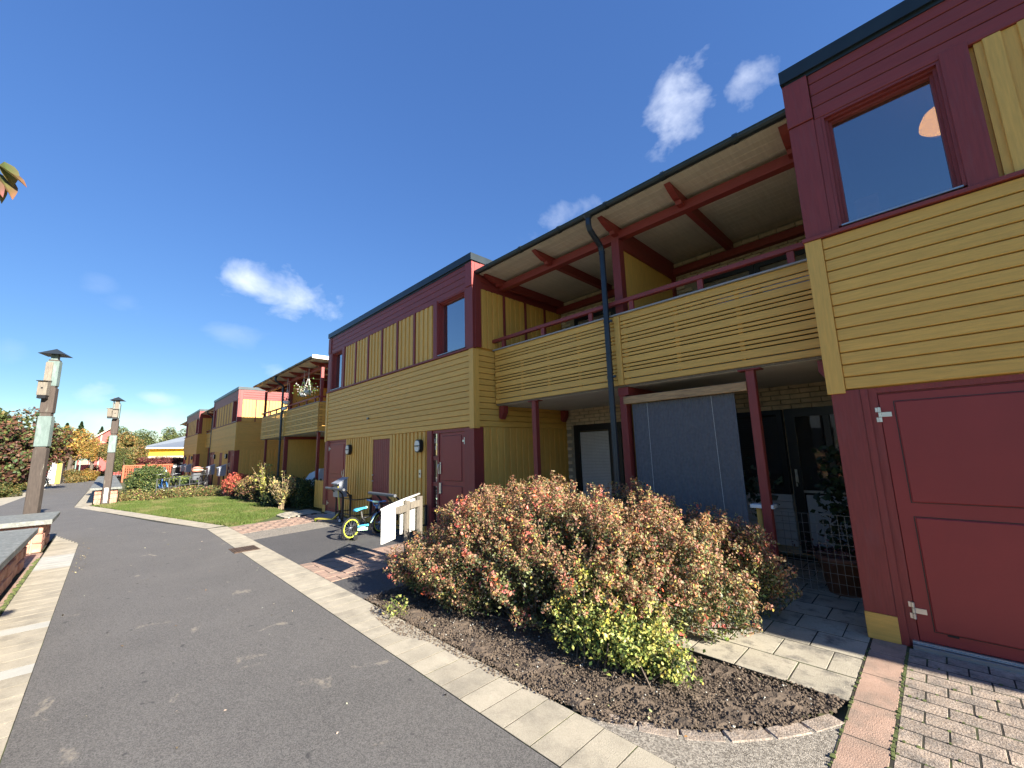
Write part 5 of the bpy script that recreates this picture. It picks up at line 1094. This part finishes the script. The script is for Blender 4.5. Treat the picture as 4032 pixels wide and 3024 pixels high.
def tree(kind, x, y, r, top, label, cat='tree', trunk=True, rz=0, low=None, group='trees beyond the houses', sxy=1.0):
    t = thing('tree' if cat == 'tree' else 'bush', label, cat, (x, y, 0), group=group); lo = low if low is not None else top-2*r
    o = bpy.data.objects.new('crown', CR[kind]); COL.objects.link(o); o.parent = t; hz = (top-lo)/2; o.location = (0, 0, lo+hz); o.scale = (r*sxy, r, hz*1.08); o.rotation_euler = (0, 0, rz)
    if trunk:
        m = MB(); h = lo+hz; m.tube([(x, y, -.03), (x+.05, y+.03, h*.5), (x, y, h*1.1)], [.14*r**.5, .10*r**.5, .04], 8)
        for k in range(6):
            a = k*1.05+rz; m.tube([(x, y, lo*.75+k*.12*hz), (x+math.cos(a)*r*.6, y+math.sin(a)*r*.6, lo+hz*(.7+.12*k))], [.05*r**.5, .015], 5)
        m.put('trunk', 'bark', t)
    return t
tree('rust', -38, -4.0, 2.3, 4.7, 'large rust brown tree at the left edge behind the white bicycle', low=.5, rz=.4)
tree('olive', -46, -6.6, 3.2, 6.2, 'tall olive green tree rising behind the rust brown tree at the left edge', low=1.0, rz=1)
tree('rust', -46, -4.3, 1.5, 4.0, 'smaller rust brown tree just left of the nearest lamp post foot', low=.4, rz=2)
tree('olive', -60, -7.2, 2.4, 5.6, 'olive tree seen left of the nearest lamp post', rz=.2, low=1)
tree('green', -88, -6.0, 2.4, 5.6, 'grey green tree far behind the red house left wing', low=1, rz=2)
tree('orange', -61, -2.75, 2.1, 5.3, 'orange and yellow maple with a pale trunk left of the red house', low=1.5, rz=.5)
tree('orange', -56, -1.1, 1.1, 3.9, 'small orange tree in front of the red gable wall', low=1.6, rz=2.5)
tree('tan', -53, .25, 1.15, 4.4, 'dark stemmed rusty tree before the red gable, touching the second lamp post', low=1.5, rz=1.7)
tree('tan', -50, 1.15, 1.5, 4.3, 'broad brownish green tree right of the second lamp post', low=.9, rz=3)
tree('tan', -56, 1.9, 1.2, 4.1, 'brownish tree left of the yellow hall roof', low=1.1, rz=4)
tree('green', -47, .95, .9, 2.5, 'leafy green young tree low beside the second lamp post', low=.5, rz=1)
tree('maroon', -49, 3.0, 1.4, 2.0, 'maroon leaved bush in front of the yellow hall', 'bush', low=.7, rz=1)
tree('maroon', -50, 4.3, .8, 1.95, 'maroon bush beside the black window of the yellow hall', 'bush', low=.6, rz=3)
tree('maroon', -48, -3.55, .55, 2.6, 'small dark red tree behind the left end of the painted cabinet', low=1.7, rz=2, trunk=False)
for i, (x, y, r, top, k) in enumerate(((-95, 1.4, 3.0, 6.9, 'green'), (-98, 4.6, 3.0, 6.6, 'green'), (-100, 7.4, 3.0, 7.1, 'green'), (-96, 10.2, 3.2, 7.0, 'green'), (-100, 13.5, 3.2, 7.4, 'green'), (-94, 16.5, 3.0, 7, 'green'), (-92, -1.6, 2.4, 6.4, 'rust'), (-96, -3.9, 2.3, 6.3, 'olive'), (-100, -9, 3, 7, 'green'), (-96, -13, 3, 6.5, 'olive'))):
    lb = ['green tree standing behind the second lamp post and the red gable', 'green tree behind the brownish tree right of the second lamp post', 'green tree behind the left eave of the yellow hall', 'green tree behind the grey roof of the yellow hall', 'green tree behind the far houses right of the grey roof', 'rightmost far green tree, hidden mostly by the row of houses', 'rust coloured tree top above the red gable', 'olive tree top left of the red gable', 'far green tree behind the nearest lamp post', 'far olive tree at the left edge of the photo'][i]
    tree(k, x, y, r, top, lb, rz=i*1.3, low=.5)
tree('pine', -104, -5.6, 4.5, 8.2, 'left one of two dark conifers above the orange maple', low=1.5, rz=0)
tree('pine', -104, -3.9, 4.0, 8.5, 'right one of two dark conifers above the orange maple', low=1.5, rz=1)
tree('pine', -104, -1.3, 3.6, 7.7, 'single dark conifer left of the rust tree top above the gable', low=1.5, rz=1)
for i, (y, lb) in enumerate(((-17, 'hazy far tree closing the view at the left edge behind the tall olive tree'), (-10, 'hazy far tree closing the view left of the nearest lamp post'), (-4, 'hazy far tree closing the view under the dark conifers'), (3, 'hazy far tree closing the view behind the second lamp post'), (10, 'hazy far tree closing the view above the grey hall roof'))):
    tree('green' if i % 2 else 'olive', -120-(i % 3)*4, y, 5.2, 7.0+(i % 3)*.5, lb, rz=i, low=-.5, trunk=False, group='far trees closing the view')
# low bushes on the left and by the cabinet
for i, (k, x, y, r, top, lb) in enumerate((('olive', -33.5, -4.0, .95, .75, 'low yellow green bush nearest on the left beside the parked white bicycle'), ('olive', -37.5, -4.15, 1.0, .75, 'low yellow green bush behind the nearest one on the left verge'),
        ('orange', -42, -4.1, .9, .8, 'yellowish low bush under the rust brown tree'), ('olive', -44.5, -3.35, .7, .8, 'rounded yellow green bush in front of the painted cabinet'),
        ('tan', -51.5, -1.95, 1.0, 1.15, 'brownish orange bush right of the painted cabinet'), ('orange', -54, -1.35, 1.0, 1.1, 'orange brown bush further right along the far verge'), ('green', -60, -.75, 1.3, 1.25, 'bright green bush at the end of the road'))):
    tree(k, x, y, r, top, lb, 'bush', trunk=False, rz=i, low=-.3, group='low bushes along the far verge')
sheet('pale_path', [(-21, -6.5), (-26.4, -2.95), (-47, -2.66), (-62, -3.4), (-62, -4.4), (-45, -3.5), (-30, -4.1), (-26, -6.5)], -.008, 'slab')
sheet('far_path', [(-60, -3.4), (-64, -3.35), (-78, 1.0), (-74, 4.5), (-60, -.3), (-60, .8), (-90, 6), (-90, -4)], -.010, 'aggr')
b1 = bike((-41.2, -4.3, 0), math.radians(88), 'white', 'white bicycle parked at the left edge among the yellow bushes', False, 1.15)
b2 = bike((-39.4, -5.3, 0), math.radians(100), 'white', 'second white bicycle cut off by the left edge of the photo', True, 1.0)
# painted cabinet
kc = thing('painted_cabinet', 'white and yellow painted cabinet with grey roof at the road bend', 'cabinet', (-50, -3.2, 0))
bx(kc, 'side_wall', 'oldwood', -52.2, -50.02, -3.7, -2.62, 0, 1.74, .01); bx(kc, 'front_panel', 'white', -50.02, -49.96, -3.42, -2.95, 0.05, 1.70, .01); bx(kc, 'front_panel', 'brightyel', -50.02, -49.95, -2.945, -2.66, 0.02, 1.74, .01)
bx(kc, 'front_panel', 'redbrick', -50.02, -49.97, -3.70, -3.43, .05, 1.70, .01)
for z0, z1 in ((1.5, 1.66), (1.05, 1.45), (.62, .82), (.35, .55)): bx(kc, 'poster', 'white', -49.97, -49.95, -3.66, -3.50, z0, z1, 0)
bx(kc, 'roof', 'patina', -52.4, -49.85, -3.78, -2.55, 1.76, 1.83, .01)
rp = thing('lamp_post', 'thin red lamp post with black hat in front of the painted cabinet', 'lamp post', (-47.5, -3.28, 0)); bx(rp, 'post_section', 'rv', -47.56, -47.44, -3.35, -3.21, 0, 2.6, .01)
m = MB(); m.v = [(-47.8, -3.5, 2.68), (-47.2, -3.5, 2.68), (-47.2, -3.06, 2.68), (-47.8, -3.06, 2.68), (-47.5, -3.28, 2.82)]; m.f = [(0, 1, 4), (1, 2, 4), (2, 3, 4), (3, 0, 4), (0, 3, 2, 1)]; m.put('lamp_hat', 'hat', rp); bx(rp, 'neck', 'hat', -47.53, -47.47, -3.31, -3.25, 2.6, 2.68, 0)
# red gabled house
rh = thing('red_house', 'red gabled house numbered 63 behind the orange trees at the end of the road', 'house', (-75, 0, 0)); gx = -75
m = MB(); pr = [(-2.75, -.3), (2.45, -.3), (2.45, 3.7), (-.10, 6.0), (-2.75, 3.7)]; m.v = [(gx, y, z) for y, z in pr]+[(gx-12, y, z) for y, z in pr]; m.f = [(0, 1, 2, 3, 4), (9, 8, 7, 6, 5)]+[(i, (i+1) % 5, 5+(i+1) % 5, 5+i) for i in range(5)]; m.put('wall', 'redbrick', rh)
m = MB(); 
for s in (-1, 1):
    y0, z0, y1, z1 = -.10, 6.12, -.10+s*2.95, 3.55; b0 = len(m.v); m.v += [(gx+.4, y0, z0), (gx+.4, y1, z1), (gx+.4, y1, z1-.2), (gx+.4, y0, z0-.2), (gx-12, y0, z0), (gx-12, y1, z1), (gx-12, y1, z1-.2), (gx-12, y0, z0-.2)]
    m.f += [tuple(b0+i for i in q) for q in ((0, 1, 2, 3), (7, 6, 5, 4), (0, 4, 5, 1), (2, 6, 7, 3), (1, 5, 6, 2))]
m.put('roof', 'beige', rh)
m = MB(); m.box(gx, gx+.04, -2.7, 2.4, 4.15, 4.25); m.box(gx+.001, gx+.045, -.95, -.83, .3, 5.3); m.box(gx+.001, gx+.045, .75, .87, .3, 5.3); m.box(gx+.002, gx+.05, -2.7, 2.4, 2.9, 3.0); m.box(gx+.001, gx+.045, -1.7, -1.6, .0, 4.2); m.put('trim', 'beige', rh)
text('63', .62, 'white', 'house_number', rh, Matrix.Translation((gx+.08, -.70, 3.05)) @ Matrix.Rotation(math.pi/2, 4, 'Z') @ Matrix.Rotation(math.pi/2, 4, 'X'), .01)
for y in (-2.2, .3, 1.5): w = bx(rh, 'window', 'beige', gx+.002, gx+.05, y-.4, y+.4, 1.4, 2.5, 0); bx(w, 'pane', 'glass2', gx+.052, gx+.06, y-.33, y+.33, 1.47, 2.43, 0)
pg = thing('porch_canopy', 'sea green porch canopy against the red gabled house', 'canopy', (-72, -2, 0)); bx(pg, 'roof', 'greent', -73.5, -71.5, -2.75, -1.2, 1.95, 2.1, .01)
for y in (-2.7, -2.35, -1.25): bx(pg, 'post', 'greent', -71.6, -71.5, y-.05, y+.05, -.03, 1.95, 0)
lw_ = thing('red_annex', 'red annex with sea green fascia left of the orange maple', 'house', (-79, -5.4, 0)); bx(lw_, 'wall', 'redbrick', -84, -79, -7.2, -4.15, -.03, 3.5, 0); bx(lw_, 'fascia', 'greent', -84, -78.9, -7.4, -3.9, 3.45, 4.05, 0); bx(lw_, 'corner_board', 'beige', -79.0, -78.93, -4.3, -4.12, 0, 3.45, 0)
w = bx(lw_, 'window', 'beige', -79.0, -78.94, -5.1, -4.5, 1.2, 2.4, 0); bx(w, 'pane', 'glass2', -78.94, -78.92, -5.02, -4.58, 1.28, 2.32, 0)
# yellow hall with grey hipped roof
yh = thing('yellow_hall', 'low bright yellow hall with grey metal roof beyond the far houses', 'building', (-60, 6, 0)); x = -60
bx(yh, 'wall', 'brightyel', x-10, x, 2.75, 16, -.03, 3.0, 0)
m = MB(); m.v = [(x+.7, 2.1, 3.02), (x+.7, 17, 3.02), (x-11, 17, 3.02), (x-11, 2.1, 3.02), (x-4, 8.0, 5.0), (x-6, 12, 5.0)]; m.f = [(0, 1, 5, 4), (1, 2, 5), (2, 3, 4, 5), (3, 0, 4), (0, 3, 2, 1)]; m.put('roof', 'roofg', yh)
bx(yh, 'gutter', 'panel', x+.68, x+.78, 2.0, 17, 2.92, 3.05, .02)
m = MB(); m.v = [(x+.05, 2.2, 2.62), (x+.05, 16, 2.62), (x+1.2, 16, 2.15), (x+1.2, 2.2, 2.15), (x+.05, 2.2, 2.56), (x+.05, 16, 2.56), (x+1.2, 16, 2.09), (x+1.2, 2.2, 2.09)]; m.f = [(0, 1, 2, 3), (7, 6, 5, 4), (0, 4, 5, 1), (3, 2, 6, 7), (0, 3, 7, 4)]; m.put('awning', 'brightyel', yh)
bx(yh, 'awning_edge', 'beige', x+1.18, x+1.24, 2.2, 16, 1.90, 2.12, 0)
for i in range(7):
    y = 3.1+i*1.9; bx(yh, 'post', 'greent', x+1.05, x+1.17, y-.06, y+.06, -.03, 1.9, 0); w = bx(yh, 'window', 'black', x+.002, x+.04, y+.1, y+1.75, .3, 1.85, 0); bx(w, 'pane', 'glass2', x+.04, x+.05, y+.16, y+1.69, .36, 1.8, 0)
# fences before the hall
of = thing('lattice_fence', 'orange red lattice fence in front of the yellow hall', 'fence', (-46, 2.5, 0))
for y in (.95, 2.0, 3.05, 4.0): bx(of, 'post', 'orange', -46.06, -45.94, y-.05, y+.05, 0, 1.32, 0)
bx(of, 'top_rail', 'orange', -46.05, -45.95, .95, 4.0, 1.25, 1.33, 0); bx(of, 'top_rail', 'orange', -46.04, -45.96, .95, 4.0, .30, .36, 0)
m = MB()
for i in range(24): m.box(-46.02, -45.99, 1.0+i*.125, 1.02+i*.125+.02, .3, 1.25)
for i in range(7): m.box(-45.99, -45.97, .95, 4.0, .42+i*.12, .45+i*.12)
m.put('lattice', 'orange', of)
bf = thing('black_fence', 'black garden fence with pale posters left of the farthest house', 'fence', (-45.5, 4.4, 0))
for i in range(10): bx(bf, 'picket', 'black', -45.52, -45.48, 3.98+i*.11, 4.06+i*.11, .3, 1.25, 0)
bx(bf, 'top_rail', 'black', -45.54, -45.46, 3.95, 5.1, 1.22, 1.3, 0); bx(bf, 'top_rail', 'black', -45.535, -45.465, 3.95, 5.1, .35, .9, 0)
for i in range(5): bx(bf, 'poster', 'white', -45.46, -45.44, 4.02+i*.14, 4.02+i*.14+.09, 1.03, 1.17, 0)
df = thing('dark_fence', 'dark square lattice fence just right of the second lamp post', 'fence', (-52, .9, 0)); m = MB()
for i in range(10): m.box(-52.02, -51.98, .2+i*.2, .24+i*.2, .2, 1.4)
for i in range(5): m.box(-52.0, -51.96, .2, 2.1, .3+i*.26, .34+i*.26)
m.put('lattice', 'bark', df)
for y, lb in ((1.9, 'left grey cover hung on the lattice fence'), (3.25, 'right grey cover hung on the lattice fence')): bx(None, 'grey_cover', 'cover', -45.9, -45.6, y-.30, y+.32, .62, 1.08, .06, label=lb, cat='cover')
tc_ = thing('child_slide', 'light blue plastic play seat before the lattice fence', 'toy', (-45, 3.3, 0)); bx(tc_, 'seat', 'cyan', -45.2, -44.8, 3.0, 3.6, .48, .60, .05); bx(tc_, 'back', 'mint', -45.1, -45.0, 3.0, 3.1, .55, .85, .03); bx(tc_, 'back', 'mint', -45.1, -45.0, 3.5, 3.6, .55, .85, .03); bx(tc_, 'foot', 'cyan', -45.1, -44.9, 3.2, 3.4, 0, .5, .03)
sw = thing('play_frame', 'red and white bent play frame among the green shrubs', 'toy', (-34, 2.0, 0)); m = MB(); m.tube([(-34, 1.35, .95), (-34, 1.75, .62), (-34, 2.3, .55)], .035, 6); m.put('frame', 'orange', sw); m = MB(); m.tube([(-34, 2.0, .62), (-34, 2.45, .60)], .042, 6); m.put('band', 'white', sw); MB().tube([(-34, 1.8, 0), (-34, 1.85, .6)], .03, 6).put('leg', 'orange', sw)
# ------------------------------------------------------------------ young tree just left of the camera's view
yt = thing('young_tree', 'branch tip with large green and reddish leaves reaching in at the left edge', 'tree', (-1.75, -1.45, 0)); m = MB()
m.tube([(-1.75, -1.45, -.03), (-1.78, -1.40, 1.2), (-1.80, -1.30, 2.4), (-1.85, -1.2, 3.2)], [.04, .032, .02, .008], 8)
m.tube([(-1.80, -1.32, 2.2), (-1.9, -.9, 2.5), (-1.97, -.50, 2.56), (-2.0, -.34, 2.52)], [.014, .010, .006, .003], 6); m.tube([(-1.78, -1.4, 1.3), (-1.9, -.95, 1.6), (-1.98, -.62, 1.62)], [.01, .007, .003], 6); m.put('trunk', 'bark', yt)
def bigleaf(c, tipd, nrm_, L, col, name='leaf'):
    c = Vector(c); t = Vector(tipd).normalized(); n = Vector(nrm_).normalized(); s = t.cross(n).normalized(); n = s.cross(t); mb = MB(); me_v = []; rows = 7; cols = [-1, -.5, 0, .5, 1]
    for i in range(rows):
        f = i/(rows-1); w = L*.30*math.sin(math.pi*min(1, f*1.02)**.75)+.0005
        for q in cols: mb.v.append(tuple(c+t*L*f+s*w*q+n*(-.12*L*f*f+abs(q)*w*.35-.02*L*math.sin(f*6)*abs(q))))
    for i in range(rows-1):
        for k in range(4): a = i*5+k; mb.f.append((a, a+1, a+6, a+5))
    me = mb.mesh(name, True); at = me.attributes.new('Col', 'FLOAT_COLOR', 'POINT'); cc = np.ones((rows*5, 4), np.float32)
    for i in range(rows):
        f = i/(rows-1)
        for k, q in enumerate(cols):
            g = np.array([.07, .10, .03]); e = np.array(col)*.55; mx_ = min(1, (f**2+abs(q)*.35)); cl = g*(1-mx_)+e*mx_; cl = cl*(1.5 if q == 0 else 1)*(1+random.uniform(-.15, .15)); cc[i*5+k, :3] = cl
    at.data.foreach_set('color', cc.ravel()); me.materials.append(Mt['leaf']); o = bpy.data.objects.new(name, me); COL.objects.link(o); o.parent = yt; me.transform(Matrix.Translation(-org(yt))); return o
random.seed(5)
for i in range(17):
    c = Vector((-2.0+jit(.05), -.365+jit(.045)-.01*(i % 3), 2.53+jit(.04))); d = Vector((-.25+jit(.5), .55+jit(.35), -.75+jit(.35))); bigleaf(c, d, (.55+jit(.3), .25+jit(.3), .6), random.uniform(.065, .09), random.choice([(.45, .20, .10), (.40, .30, .10), (.45, .15, .14), (.22, .28, .07)]))
for i in range(12):
    c = Vector((-2.0+jit(.06), -.62+jit(.06), 1.6+jit(.06))); bigleaf(c, (jit(1), jit(1), -.7), (.6, .1, .6), .075, (.3, .25, .1))
for i in range(60):
    c = Vector((-1.85+jit(.3), -1.35+jit(.3), 2.9+jit(.5))); bigleaf(c, (jit(1), jit(1), -.6), (.6, .1, .6), .08, (.3, .25, .1))
